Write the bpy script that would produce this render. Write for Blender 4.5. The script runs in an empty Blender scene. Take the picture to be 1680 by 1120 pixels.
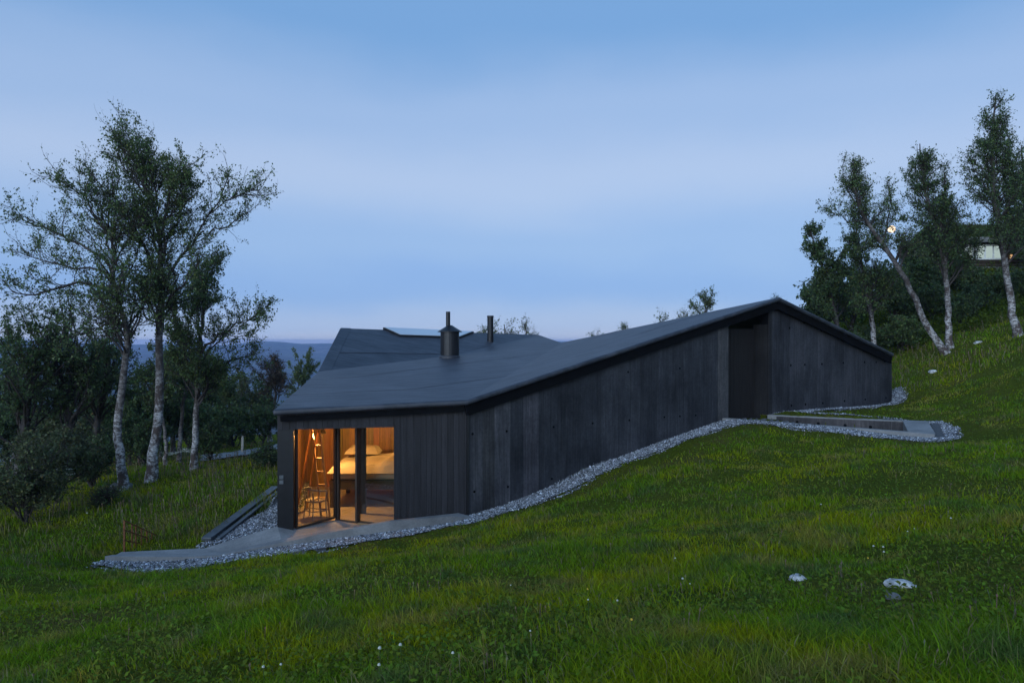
import bpy, bmesh, math, random
import numpy as np
from mathutils import Vector

random.seed(7); rng = np.random.default_rng(7)
S = bpy.context.scene
COL = S.collection

# ------------------------------------------------------------------ camera, sky, sun, exposure
F = 1120.0                                   # focal length in photo pixels (24 mm on 36 mm)
cam = bpy.data.cameras.new('camera'); cam.lens = 24.0; cam.sensor_width = 36.0
cam.clip_start = 0.1; cam.clip_end = 30000
camo = bpy.data.objects.new('camera', cam); COL.objects.link(camo)
camo.location = (0, 0, 0); camo.rotation_euler = (math.radians(90), 0, 0)
S.camera = camo

SUN_EL, SUN_ROT = math.radians(14.0), math.radians(205)
W = bpy.data.worlds.new('World'); S.world = W; W.use_nodes = True
nt = W.node_tree; nt.nodes.clear()
def N(t, typ, **kw):
    n = t.nodes.new(typ)
    for k, v in kw.items(): setattr(n, k, v)
    return n
out = N(nt, 'ShaderNodeOutputWorld')
sky = N(nt, 'ShaderNodeTexSky', sky_type='NISHITA'); sky.sun_disc = False
sky.sun_elevation = SUN_EL; sky.sun_rotation = SUN_ROT
sky.air_density = 1.0; sky.dust_density = 0.6; sky.ozone_density = 3.0
bg1 = N(nt, 'ShaderNodeBackground'); bg1.inputs[1].default_value = 0.012
nt.links.new(sky.outputs[0], bg1.inputs[0])
tc = N(nt, 'ShaderNodeTexCoord')
sep = N(nt, 'ShaderNodeSeparateXYZ'); nt.links.new(tc.outputs['Generated'], sep.inputs[0])
mp = N(nt, 'ShaderNodeMapping'); mp.inputs['Scale'].default_value = (2.0, 2.0, 5.0)
nt.links.new(tc.outputs['Generated'], mp.inputs[0])
nz = N(nt, 'ShaderNodeTexNoise'); nz.inputs['Scale'].default_value = 1.6
nz.inputs['Detail'].default_value = 6.0; nz.inputs['Roughness'].default_value = 0.5
nt.links.new(mp.outputs[0], nz.inputs['Vector'])
ma = N(nt, 'ShaderNodeMath', operation='MULTIPLY_ADD')
nt.links.new(nz.outputs[0], ma.inputs[0]); ma.inputs[1].default_value = 0.08
nt.links.new(sep.outputs[2], ma.inputs[2])
sb = N(nt, 'ShaderNodeMath', operation='SUBTRACT'); nt.links.new(ma.outputs[0], sb.inputs[0]); sb.inputs[1].default_value = 0.04
cr = N(nt, 'ShaderNodeValToRGB'); cr.color_ramp.interpolation = 'EASE'
stops = [(0.0, (.40, .48, .68)), (.025, (.32, .44, .70)), (.075, (.215, .37, .70)), (.14, (.28, .43, .71)),
         (.23, (.395, .512, .735)), (.31, (.315, .455, .71)), (.42, (.175, .35, .645)), (1.0, (.11, .26, .54))]
el = cr.color_ramp.elements
el[0].position = stops[0][0]; el[0].color = (*stops[0][1], 1)
el[1].position = 1.0; el[1].color = (*stops[-1][1], 1)
for p, c in stops[1:-1]:
    e = el.new(p); e.color = (*c, 1)
nt.links.new(sb.outputs[0], cr.inputs[0])
bg2 = N(nt, 'ShaderNodeBackground'); bg2.inputs[1].default_value = 0.725
nt.links.new(cr.outputs[0], bg2.inputs[0])
ad = N(nt, 'ShaderNodeAddShader')
nt.links.new(bg1.outputs[0], ad.inputs[0]); nt.links.new(bg2.outputs[0], ad.inputs[1])
nt.links.new(ad.outputs[0], out.inputs[0])

sl = bpy.data.lights.new('sun', 'SUN'); sl.energy = 1.8; sl.angle = math.radians(60); sl.color = (.68, .84, 1)
so = bpy.data.objects.new('sun', sl); COL.objects.link(so)
so.rotation_euler = (math.radians(76), 0, math.radians(-25))

S.view_settings.view_transform = 'Standard'; S.view_settings.look = 'None'
S.view_settings.exposure = 0.48; S.view_settings.gamma = 1.0; S.view_settings.use_curve_mapping = False
S.render.engine = 'CYCLES'
S.cycles.use_denoising = True
S.cycles.max_bounces = 8; S.cycles.transparent_max_bounces = 12
S.cycles.sample_clamp_indirect = 4.0

HAZE = 1.9e-4
# ------------------------------------------------------------------ helpers
def P(u, v, Y):
    """photo pixel at a chosen distance -> world point"""
    return np.array([(u - 840.0) / F * Y, Y, (560.0 - v) / F * Y])
def XY(u, Y): return ((u - 840.0) / F * Y, Y)

MATS = {}
def mat(name):
    m = bpy.data.materials.new(name); m.use_nodes = True
    MATS[name] = m
    t = m.node_tree; b = t.nodes['Principled BSDF']
    return m, t, b
def L(t, a, b): t.links.new(a, b)
def ramp(t, fac, stops):
    r = N(t, 'ShaderNodeValToRGB'); e = r.color_ramp.elements
    e[0].position, e[0].color = stops[0][0], (*stops[0][1], 1)
    e[1].position, e[1].color = stops[-1][0], (*stops[-1][1], 1)
    for p, c in stops[1:-1]:
        k = e.new(p); k.color = (*c, 1)
    L(t, fac, r.inputs[0]); return r.outputs[0]
def noise(t, scale, detail=4, rough=.55, stretch=None, coord='Object'):
    c = N(t, 'ShaderNodeTexCoord'); n = N(t, 'ShaderNodeTexNoise')
    n.inputs['Scale'].default_value = scale; n.inputs['Detail'].default_value = detail; n.inputs['Roughness'].default_value = rough
    src = c.outputs[coord]
    if stretch:
        m = N(t, 'ShaderNodeMapping'); m.inputs['Scale'].default_value = stretch
        L(t, src, m.inputs[0]); src = m.outputs[0]
    L(t, src, n.inputs['Vector']); return n.outputs[0]
def mix(t, fac, a, b, mode='MIX'):
    m = N(t, 'ShaderNodeMix', data_type='RGBA', blend_type=mode)
    for i, v in ((0, fac), (6, a), (7, b)):
        if isinstance(v, (int, float)): m.inputs[i].default_value = v
        elif isinstance(v, tuple): m.inputs[i].default_value = (*v, 1) if len(v) == 3 else v
        else: L(t, v, m.inputs[i])
    return m.outputs[2]
def bump(t, b, h, strength=.3, dist=.02):
    n = N(t, 'ShaderNodeBump'); n.inputs['Strength'].default_value = strength; n.inputs['Distance'].default_value = dist
    L(t, h, n.inputs['Height']); L(t, n.outputs[0], b.inputs['Normal'])

def simple(name, col, rough=.7, metal=0.0, var=.25, scale=6):
    m, t, b = mat(name)
    n = noise(t, scale)
    lo = tuple(c * (1 - var) for c in col); hi = tuple(c * (1 + var) for c in col)
    L(t, ramp(t, n, [(.3, lo), (.7, hi)]), b.inputs['Base Color'])
    b.inputs['Roughness'].default_value = rough; b.inputs['Metallic'].default_value = metal
    if name == 'dark_gap': b.inputs['Specular IOR Level'].default_value = .05
    return m

# board-marked concrete: per-board tone from the object's colour, vertical streaks, pores
m, t, b = mat('board_concrete')
oi = N(t, 'ShaderNodeObjectInfo')
st = noise(t, 3.0, 5, .65, (9, 9, .35), 'Object')
fn = noise(t, 14, 6, .7)
st2 = noise(t, .9, 6, .66, (1, 1, .7))
c1 = ramp(t, st, [(.26, (.62, .62, .64)), (.52, (.95, .95, .97)), (.74, (1.55, 1.5, 1.5))])
c2 = ramp(t, fn, [(.3, (.7, .7, .72)), (.7, (1.25, 1.24, 1.22))])
c3 = ramp(t, st2, [(.35, (.48, .48, .50)), (.5, (.86, .86, .87)), (.67, (1.32, 1.28, 1.26))])
cc = mix(t, 1.0, mix(t, 1.0, mix(t, 1.0, oi.outputs['Color'], c1, 'MULTIPLY'), c2, 'MULTIPLY'), c3, 'MULTIPLY')
L(t, cc, b.inputs['Base Color']); b.inputs['Roughness'].default_value = .68; b.inputs['Specular IOR Level'].default_value = .25
bump(t, b, mix(t, .5, st, fn), .5, .008)
# dark stained timber
m, t, b = mat('dark_timber')
oi = N(t, 'ShaderNodeObjectInfo')
st = noise(t, 4.0, 6, .65, (10, 10, .3))
sp = noise(t, 30, 3, .6)
cc = mix(t, 1.0, oi.outputs['Color'], ramp(t, st, [(.3, (.55, .52, .5)), (.7, (1.45, 1.4, 1.35))]), 'MULTIPLY')
cc = mix(t, 1.0, cc, ramp(t, sp, [(.55, (1, 1, 1)), (.78, (2.0, 2.0, 2.1))]), 'MULTIPLY')
L(t, cc, b.inputs['Base Color']); b.inputs['Roughness'].default_value = .62; b.inputs['Specular IOR Level'].default_value = .25
bump(t, b, st, .5, .006)
# roofing felt
m, t, b = mat('roof_felt')
n1 = noise(t, .9, 5, .6); n2 = noise(t, 60, 3, .6); n3 = noise(t, 2.2, 5, .62, (.55, 2.6, 1.0))
cc = mix(t, 1.0, ramp(t, n1, [(.3, (.027, .030, .041)), (.7, (.050, .054, .068))]), ramp(t, n2, [(.3, (.82, .82, .82)), (.7, (1.15, 1.15, 1.15))]), 'MULTIPLY')
cc = mix(t, 1.0, cc, ramp(t, n3, [(.36, (.60, .61, .64)), (.5, (1, 1, 1)), (.64, (1.38, 1.37, 1.35))]), 'MULTIPLY')
L(t, cc, b.inputs['Base Color']); b.inputs['Roughness'].default_value = .5
bump(t, b, mix(t, .2, n3, n2), .6, .05)
# plain ones
simple('black_metal', (.014, .014, .016), .42, 0.3)
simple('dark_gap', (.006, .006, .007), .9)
simple('steel_grey', (.11, .12, .13), .45, .4)
simple('rust', (.16, .055, .02), .85, var=.5, scale=30)
simple('white_paint', (.75, .75, .73), .6, var=.08)
simple('post_wood', (.42, .38, .32), .8)
simple('linen', (.40, .33, .24), .9, var=.08, scale=3)
simple('ladder_wood', (.44, .25, .11), .5, var=.2)
simple('frame_wood', (.035, .024, .018), .5, var=.2)
simple('bed_dark', (.03, .024, .02), .6)
simple('grey_chair', (.30, .29, .27), .5)
simple('turf', (.045, .060, .018), .95, var=.5, scale=3)
simple('log_wall', (.06, .042, .03), .8, var=.4, scale=4)
simple('stone_base', (.16, .155, .15), .9, var=.4, scale=5)
# concrete slab
m, t, b = mat('slab_concrete')
n1 = noise(t, 1.2, 6, .65); n2 = noise(t, 25, 4, .6)
L(t, mix(t, 1.0, ramp(t, n1, [(.3, (.15, .147, .146)), (.7, (.30, .292, .286))]), ramp(t, n2, [(.3, (.85, .85, .85)), (.7, (1.12, 1.12, 1.12))]), 'MULTIPLY'), b.inputs['Base Color'])
b.inputs['Roughness'].default_value = .8; bump(t, b, n2, .25, .01)
# interior timber
m, t, b = mat('warm_timber')
oi = N(t, 'ShaderNodeObjectInfo')
st = noise(t, 3.0, 5, .6, (8, 8, .4))
L(t, mix(t, 1.0, oi.outputs['Color'], ramp(t, st, [(.3, (.6, .55, .5)), (.7, (1.25, 1.2, 1.15))]), 'MULTIPLY'), b.inputs['Base Color'])
b.inputs['Roughness'].default_value = .5
# room floor
m, t, b = mat('room_floor')
n1 = noise(t, 1.5, 5, .6)
L(t, ramp(t, n1, [(.3, (.26, .22, .18)), (.7, (.40, .34, .28))]), b.inputs['Base Color']); b.inputs['Roughness'].default_value = .35
# glass: clear with a fresnel reflection
m, t, b = mat('glass'); t.nodes.remove(b)
o = t.nodes['Material Output']; tr = N(t, 'ShaderNodeBsdfTransparent'); gl = N(t, 'ShaderNodeBsdfGlossy'); gl.inputs['Roughness'].default_value = .01
tr.inputs[0].default_value = (.90, .93, .93, 1)
lwt = N(t, 'ShaderNodeLayerWeight'); pw = N(t, 'ShaderNodeMath', operation='POWER'); pw.inputs[1].default_value = 4.0; L(t, lwt.outputs['Facing'], pw.inputs[0])
fr = N(t, 'ShaderNodeMath', operation='MULTIPLY_ADD'); L(t, pw.outputs[0], fr.inputs[0]); fr.inputs[1].default_value = .9; fr.inputs[2].default_value = .10
mx = N(t, 'ShaderNodeMixShader'); L(t, fr.outputs[0], mx.inputs[0]); L(t, tr.outputs[0], mx.inputs[1]); L(t, gl.outputs[0], mx.inputs[2]); L(t, mx.outputs[0], o.inputs[0])
# reflective skylight glass, sky reflection also put into its pale base colour
m, t, b = mat('skylight_glass'); b.inputs['Base Color'].default_value = (.55, .57, .6, 1); b.inputs['Roughness'].default_value = .06; b.inputs['Coat Weight'].default_value = 1.0
def emis(name, col, strength):
    m, t, b = mat(name); b.inputs['Base Color'].default_value = (0, 0, 0, 1)
    b.inputs['Emission Color'].default_value = (*col, 1); b.inputs['Emission Strength'].default_value = strength
emis('bulb', (1, .62, .25), 30); emis('moonlight', (1, .74, .50), 1.3); emis('lit_window', (.72, .90, .86), .38)
emis('lit_warm', (1, .55, .25), .7)
# leaf & grass: per-vertex leaf colour, a little light through the blade
def leafmat(name, attr, transl=.35, rough=.55, spec=.25):
    m, t, b = mat(name); o = t.nodes['Material Output']
    a = N(t, 'ShaderNodeAttribute'); a.attribute_name = attr
    L(t, a.outputs['Color'], b.inputs['Base Color']); b.inputs['Roughness'].default_value = rough
    b.inputs['Specular IOR Level'].default_value = spec
    tl = N(t, 'ShaderNodeBsdfTranslucent'); L(t, a.outputs['Color'], tl.inputs[0])
    mx = N(t, 'ShaderNodeMixShader'); mx.inputs[0].default_value = transl
    L(t, b.outputs[0], mx.inputs[1]); L(t, tl.outputs[0], mx.inputs[2]); L(t, mx.outputs[0], o.inputs[0])
leafmat('leaf', 'tint'); leafmat('grass_blade', 'tint', .4, .7, .06)
# stones
m, t, b = mat('gravel_stone')
a = N(t, 'ShaderNodeAttribute'); a.attribute_name = 'tint'
L(t, a.outputs['Color'], b.inputs['Base Color']); b.inputs['Roughness'].default_value = .8
m, t, b = mat('gravel_bed')
n1 = noise(t, 40, 4, .7)
L(t, ramp(t, n1, [(.3, (.04, .04, .044)), (.7, (.15, .15, .155))]), b.inputs['Base Color']); b.inputs['Roughness'].default_value = .9
bump(t, b, n1, .8, .03)
m, t, b = mat('pale_rock')
n1 = noise(t, 5, 6, .7); n2 = noise(t, 22, 4, .6)
L(t, mix(t, 1.0, ramp(t, n1, [(.34, (.14, .138, .14)), (.46, (.45, .44, .44)), (.62, (.72, .71, .70))]), ramp(t, n2, [(.3, (.75, .75, .75)), (.7, (1.1, 1.1, 1.1))]), 'MULTIPLY'), b.inputs['Base Color'])
b.inputs['Roughness'].default_value = .9; bump(t, b, n2, .6, .02)
# ground under the grass
m, t, b = mat('meadow_soil')
n1 = noise(t, .5, 5, .6); n2 = noise(t, 18, 5, .7)
g = ramp(t, n1, [(.3, (.065, .085, .008)), (.55, (.085, .100, .009)), (.75, (.11, .090, .025))])
L(t, mix(t, 1.0, g, ramp(t, n2, [(.3, (.4, .4, .4)), (.7, (1.5, 1.5, 1.5))]), 'MULTIPLY'), b.inputs['Base Color'])
b.inputs['Roughness'].default_value = .95; b.inputs['Specular IOR Level'].default_value = .05; bump(t, b, n2, 1.0, .06)
# far hills: birch scrub, heath and bare top
m, t, b = mat('far_hill')
n1 = noise(t, .0035, 6, .6); n2 = noise(t, .012, 6, .7)
g = ramp(t, n1, [(.35, (.018, .034, .018)), (.5, (.034, .050, .026)), (.62, (.055, .050, .042)), (.75, (.085, .075, .072))])
L(t, mix(t, 1.0, g, ramp(t, n2, [(.40, (.25, .28, .32)), (.5, (.8, .8, .8)), (.60, (2.1, 2.0, 1.9))]), 'MULTIPLY'), b.inputs['Base Color'])
b.inputs['Roughness'].default_value = 1.0
# birch bark: 'bark' attribute is 1 on stout stems and 0 on thin limbs
m, t, b = mat('birch_bark')
a = N(t, 'ShaderNodeAttribute'); a.attribute_name = 'bark'
n1 = noise(t, 3.0, 6, .75, (1, 1, .9)); n2 = noise(t, 10, 6, .7, (.8, .8, 1.6))
wh = ramp(t, n2, [(.40, (.05, .04, .036)), (.48, (.34, .31, .30)), (.60, (.68, .65, .64))])
wh = mix(t, ramp(t, n1, [(.44, (1, 1, 1)), (.54, (0, 0, 0))]), wh, (.075, .05, .042))
L(t, mix(t, a.outputs['Fac'], (.035, .027, .024), wh), b.inputs['Base Color']); b.inputs['Roughness'].default_value = .85
bump(t, b, n2, .7, .02)

def tag(o, label=None, cat=None, group=None, kind=None):
    if label: o['label'] = label
    if cat: o['category'] = cat
    if group: o['group'] = group
    if kind: o['kind'] = kind
    return o
def empty(name, loc, label, cat, group=None):
    o = bpy.data.objects.new(name, None); COL.objects.link(o); o.location = loc; o.empty_display_size = .2
    tag(o, label, cat, group); return o
def link_mesh(name, me, matname, parent=None, color=None, smooth=False):
    o = bpy.data.objects.new(name, me); COL.objects.link(o)
    if matname and not me.materials: me.materials.append(MATS[matname])
    if parent is not None:
        o.parent = parent
    if color: o.color = (*color, 1)
    if smooth:
        me.polygons.foreach_set('use_smooth', [True] * len(me.polygons))
    return o
def world_of(p):
    v = Vector((0, 0, 0))
    while p is not None: v += Vector(p.location); p = p.parent
    return v
def mesh_obj(name, verts, faces, matname, parent=None, color=None, smooth=False, bevel=0):
    off = world_of(parent)
    me = bpy.data.meshes.new(name)
    me.from_pydata([(v[0] - off.x, v[1] - off.y, v[2] - off.z) for v in verts], [], faces)
    if bevel:
        bm = bmesh.new(); bm.from_mesh(me)
        bmesh.ops.recalc_face_normals(bm, faces=bm.faces)
        bmesh.ops.bevel(bm, geom=bm.edges[:], offset=bevel, segments=2, affect='EDGES', profile=.5)
        bm.to_mesh(me); bm.free()
    else:
        bm = bmesh.new(); bm.from_mesh(me); bmesh.ops.recalc_face_normals(bm, faces=bm.faces); bm.to_mesh(me); bm.free()
    me.update()
    return link_mesh(name, me, matname, parent, color, smooth)
BOXF = [(0, 1, 2, 3), (7, 6, 5, 4), (0, 4, 5, 1), (1, 5, 6, 2), (2, 6, 7, 3), (3, 7, 4, 0)]
def prism(poly_top, poly_bot):
    n = len(poly_top); v = list(poly_top) + list(poly_bot)
    f = [tuple(range(n)), tuple(reversed(range(n, 2 * n)))]
    for i in range(n):
        j = (i + 1) % n; f.append((i, i + n, j + n, j))
    return v, f
def bar(a, b, w, h, up=(0, 0, 1)):
    """box of width w and height h running from a to b"""
    a = Vector(a); b = Vector(b); d = (b - a).normalized(); up = Vector(up)
    if abs(d.dot(up)) > .98: up = Vector((0, 1, 0))
    s = d.cross(up).normalized() * (w / 2); q = s.cross(d).normalized() * (h / 2)
    v = [a - s - q, a + s - q, a + s + q, a - s + q, b - s - q, b + s - q, b + s + q, b - s + q]
    return [tuple(x) for x in v], BOXF
def merge(parts):
    V, Fc = [], []
    for v, f in parts:
        k = len(V); V += list(v); Fc += [tuple(i + k for i in q) for q in f]
    return V, Fc
def lathe(cx, cy, prof, seg=24):
    V, Fc = [], []
    for r, z in prof:
        for i in range(seg):
            a = 2 * math.pi * i / seg; V.append((cx + r * math.cos(a), cy + r * math.sin(a), z))
    for k in range(len(prof) - 1):
        for i in range(seg):
            j = (i + 1) % seg; Fc.append((k * seg + i, k * seg + j, (k + 1) * seg + j, (k + 1) * seg + i))
    Fc.append(tuple(reversed(range(seg)))); Fc.append(tuple(range((len(prof) - 1) * seg, len(prof) * seg)))
    return V, Fc
def arr_mesh(name, V, Q=None, T=None, attrs=None):
    """numpy mesh: V (n,3), quads Q (m,4), tris T (k,3); attrs name->(type, array) on points"""
    me = bpy.data.meshes.new(name); me.vertices.add(len(V)); me.vertices.foreach_set('co', np.ascontiguousarray(V, dtype=np.float32).ravel())
    loops, starts, tot = [], [], 0
    if Q is not None and len(Q):
        loops.append(np.asarray(Q).ravel()); starts.append(np.arange(len(Q)) * 4); tot = len(Q) * 4
    if T is not None and len(T):
        loops.append(np.asarray(T).ravel()); starts.append(tot + np.arange(len(T)) * 3)
    lp = np.concatenate(loops).astype(np.int32); stt = np.concatenate(starts).astype(np.int32)
    me.loops.add(len(lp)); me.loops.foreach_set('vertex_index', lp)
    me.polygons.add(len(stt)); me.polygons.foreach_set('loop_start', stt)
    me.update(calc_edges=True)
    for k, (ty, a) in (attrs or {}).items():
        at = me.attributes.new(k, ty, 'POINT')
        if ty == 'FLOAT': at.data.foreach_set('value', np.ascontiguousarray(a, dtype=np.float32))
        else:
            c = np.ones((len(a), 4), np.float32); c[:, :3] = a; at.data.foreach_set('color', c.ravel())
    return me
def inpoly(x, y, poly):
    x = np.asarray(x); y = np.asarray(y); ins = np.zeros(x.shape, bool); n = len(poly)
    for i in range(n):
        x0, y0 = poly[i][:2]; x1, y1 = poly[(i + 1) % n][:2]
        c = ((y0 > y) != (y1 > y)) & (x < (x1 - x0) * (y - y0) / ((y1 - y0) if y1 != y0 else 1e-9) + x0)
        ins ^= c
    return ins
_tab = rng.random((256, 256))
def vnoise(x, y):
    xi = np.floor(x).astype(int); yi = np.floor(y).astype(int); fx = x - xi; fy = y - yi
    fx = fx * fx * (3 - 2 * fx); fy = fy * fy * (3 - 2 * fy)
    a = _tab[xi & 255, yi & 255]; b = _tab[(xi + 1) & 255, yi & 255]; c = _tab[xi & 255, (yi + 1) & 255]; d = _tab[(xi + 1) & 255, (yi + 1) & 255]
    return (a * (1 - fx) + b * fx) * (1 - fy) + (c * (1 - fx) + d * fx) * fy
def fbm(x, y, o=4):
    s = 0; a = .5
    for i in range(o):
        s = s + a * vnoise(x + 17.3 * i, y + 9.1 * i); x = x * 2.03; y = y * 2.03; a *= .5
    return s

# ------------------------------------------------------------------ plan of the place
wd = np.array([.8437, .5370]); no = np.array([.5370, -.8437])       # along the long wall / out of it towards the meadow
P0 = np.array([-1.029, 16.0])                                       # corner of timber front and concrete wall
def wall_at(u):                                                     # plan point of the wall plane seen at photo column u
    r = (u - 840) / F; s = (r * P0[1] - P0[0]) / (wd[0] - r * wd[1]); return P0 + wd * s
A = np.array(XY(455, 15.2)); P1 = wall_at(1195); G0 = wall_at(1262); G1 = wall_at(1463)
C0 = np.array([6.53, 20.6]); C1 = np.array([10.77, 17.4]); D0 = G0.copy(); D1 = D0 + (C1 - C0) / np.linalg.norm(C1 - C0) * 4.4
FLOOR = -4.32

ctrl = [(0,1120,5.2),(0,1000,8.2),(0,930,11.5),(0,890,14.5),(200,1120,4.6),(300,1000,7.2),(300,950,10.8),(150,924,13.6),
 (420,1120,4.2),(420,1000,6.6),(420,922,12),(630,1120,3.8),(630,1000,6.0),(630,910,11.5),
 (840,1120,3.4),(840,1000,5.5),(840,900,10),(840,836,15.8),(260,937,13.3),(350,925,13.4),(480,903,13.8),(640,880,14.3),(768,858,15.1),
 (950,790,17.1),(1080,735,18.6),(1190,697,20.0),(950,774,17.76),(1080,727,19.28),(1195,688,20.87),
 (1050,1120,3.3),(1050,1000,5.2),(1050,900,8.8),(1050,800,14.5),(1260,1120,3.2),(1260,1000,5.0),(1260,900,8.0),(1260,800,12.5),(1260,735,16.8),
 (1400,713,17.9),(1400,760,14),(1480,900,7),(1480,800,11),(1560,722,16.8),(1572,710,17.8),(1545,690,19.5),
 (1680,1120,3.1),(1680,950,5.4),(1680,850,8.0),(1680,760,12.0),(1680,690,17.0),(1680,610,22.5),(1680,556,26.5),
 (1290,677,22.3),(1377,671,22.9),(1454,665,24.4),(1488,651,25.8),(1480,630,27.2),(1463,658,25.9),(1400,684,20.5),
 (1552,579,29),(1560,615,26.5),(1600,700,17.6),(1600,650,22),(1500,590,30),
 (1600,505,36),(1620,442,42),(1500,470,44),(1400,535,42),(1300,585,42),(1680,447,42),(1640,500,36),
 (455,803,19),(340,889,15),(450,770,24),(250,787,21),(200,803,20),(315,768,24),(100,850,16.5),(400,745,31),(450,738,31),(400,729,41),(330,736,41),(250,741,42),(460,726,42),(120,745,42)]
pts = [tuple(P(*c)) for c in ctrl]
pts += [(0,0,-1.65),(0,-8,-1.2),(-12,2,-3.6),(-20,15,-5),(-25,30,-6.5),(-40,40,-10),(-20,60,-8.1),(-30,58,-8.8),(-50,10,-9),(0,60,-7.5),(0,40,-5.4),(-50,75,-16),
 (6,36,-3.4),(-3,32,-5.2),(12,34,-1.8),(34,60,5),(15,62,-4),(22,52,0),(50,45,11),(50,10,8),(40,-6,6),(13,5,-.9),(22,14,.2),(60,75,12),(-30,0,-6),(-60,-8,-10),
 (3,26,-3.6),(-4,18,-4.4),(-4,24,-4.8),(8,26,-2.6),(1,20,-3.8),(-12,48,-6.7)]
CP = np.array(pts)
def tps_U(r2): return np.where(r2 > 1e-12, r2 * np.log(np.maximum(r2, 1e-12)), 0)
_n = len(CP); K = tps_U(((CP[:, None, :2] - CP[None, :, :2]) ** 2).sum(-1)) + np.eye(_n) * .4
_M = np.zeros((_n + 3, _n + 3)); _M[:_n, :_n] = K; _M[:_n, _n] = 1; _M[:_n, _n + 1:] = CP[:, :2]; _M[_n, :_n] = 1; _M[_n + 1:, :_n] = CP[:, :2].T
_w = np.linalg.solve(_M, np.concatenate([CP[:, 2], [0, 0, 0]]))
def ground_base(x, y):
    x = np.asarray(x, float); y = np.asarray(y, float); out = _w[_n] + _w[_n + 1] * x + _w[_n + 2] * y
    for i in range(_n):
        out = out + _w[i] * tps_U((x - CP[i, 0]) ** 2 + (y - CP[i, 1]) ** 2)
    return out

# footprints
back = lambda p, d: (p[0] - no[0] * d, p[1] - no[1] * d)
HOUSE = [tuple(A + [.25, .25]), tuple(P0 + [-.1, .35]), back(P1 - wd * .2, .3), back(P1 - wd * .2, .9), back(G0 + wd * .2, .9), back(G0 + wd * .3, .3), back(G1 - wd * .3, .3), back(G1, 5), (3.0, 33), (-7.2, 29), (-6.2, 21.5)]
SLAB = [XY(172, 13.85), XY(303, 14.0), XY(359, 14.0), XY(444, 14.3), XY(534, 14.6), XY(634, 14.9), XY(737, 15.4), tuple(P0 + [-.05, .1]), XY(455, 15.2), XY(336, 14.75), XY(284, 14.6), XY(199, 14.3)]
td = (C1 - C0) / np.linalg.norm(C1 - C0); tn = np.array([-td[1], td[0]])          # along the trench / across it, away from camera
TRI = [tuple(C0 + tn * .2 - td * .2), tuple(C1 - td * .35 + tn * .2), tuple(D1 - td * .35 - tn * .2), tuple(D0 - tn * .2 + td * .0), back(G0, .6), back(P1, .6)]
TRO = [tuple(C0 - td * .3), tuple(C1 + td * .25), tuple(D1 + td * .25), tuple(D0)]
GRAV1 = SLAB[0:7] + [tuple(P0), tuple(wall_at(950)), tuple(P1), tuple(C0), tuple(C1), tuple(D1), XY(1300, 22.3), tuple(G0), tuple(wall_at(1463)), tuple(wall_at(1463) + [-.2, 1.0]),
         XY(1478, 27.0), XY(1487, 25.9), XY(1456, 24.3), XY(1377, 22.9), XY(1310, 22.0), XY(1400, 20.7), XY(1500, 19.75), XY(1545, 19.4), XY(1573, 17.9), XY(1563, 16.75), XY(1500, 17.0), XY(1400, 17.85), XY(1300, 18.9), XY(1225, 19.75), XY(1190, 19.7), XY(1080, 18.25), XY(950, 16.75), XY(840, 15.4), XY(768, 14.75), XY(640, 13.95), XY(480, 13.4), XY(350, 12.95), XY(260, 12.8), XY(150, 13.6)]
GRAV2 = [XY(336, 14.8), XY(455, 15.25), tuple(A + [.1, .4]), (-6.0, 20.3), (-6.4, 20.3), XY(440, 17.2), XY(330, 14.95)]
PATH = [(-15.5, 33), (-12.5, 30.5), (-11.5, 33), (-12.5, 38), (-14, 38), (-13.6, 34)]
def hard(x, y):
    return inpoly(x, y, HOUSE) | inpoly(x, y, TRI) | inpoly(x, y, SLAB) | inpoly(x, y, TRO) | inpoly(x, y, GRAV1) | inpoly(x, y, GRAV2)
def ground_z(x, y, sink=True):
    z = ground_base(x, y)
    d = np.hypot(x, y)
    z = z + (fbm(x * .55, y * .55, 4) - .47) * .30 * np.clip((d - 1) / 8, .35, 1) * (1 - .85 * (inpoly(x, y, GRAV1) | inpoly(x, y, GRAV2) | inpoly(x, y, SLAB)))
    if sink:
        z = np.where(inpoly(x, y, HOUSE), np.minimum(z, -5.2), z)
        z = np.where(inpoly(x, y, TRI), np.minimum(z, -4.0), z)
        z = np.where(inpoly(x, y, SLAB), np.minimum(z, z * 0 - 4.75), z)
    return z

def gdepth(u, v):
    """distance at which the sight line through (u, v) meets the ground"""
    Ys = np.linspace(2.5, 60, 5000); zs = ground_z((u - 840) / F * Ys, Ys); hit = np.where((560 - v) / F * Ys < zs)[0]
    return float(Ys[hit[0]]) if len(hit) else 60.0
_top = [XY(u, gdepth(u, v)) for u, v in ((330, 749), (360, 746), (390, 741.5), (420, 737), (450, 732), (475, 728))]
_bot = [XY(u, gdepth(u, v)) for u, v in ((480, 735), (450, 739.5), (420, 745), (390, 750), (360, 754.5), (330, 757))]
PATH = _top + _bot
# ------------------------------------------------------------------ ground and far land
def graded(lo, a, b, hi, fine, coarse):
    return np.concatenate([np.linspace(lo, a, max(2, int((a - lo) / coarse)), endpoint=False), np.arange(a, b, fine), np.linspace(b, hi, max(2, int((hi - b) / coarse)))])
gx = graded(-70, -14, 22, 75, .16, .9); gy = graded(-9, 2, 30, 80, .16, .9)
X, Yg = np.meshgrid(gx, gy); Z = ground_z(X.ravel(), Yg.ravel())
V = np.stack([X.ravel(), Yg.ravel(), Z], 1); nx, ny = len(gx), len(gy)
i = np.arange(nx * ny).reshape(ny, nx); Q = np.stack([i[:-1, :-1], i[:-1, 1:], i[1:, 1:], i[1:, :-1]], -1).reshape(-1, 4)
o = link_mesh('ground', arr_mesh('ground', V, Q), 'meadow_soil', smooth=True); tag(o, 'sloping grassy meadow ground around the cabin', kind='structure')

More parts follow.
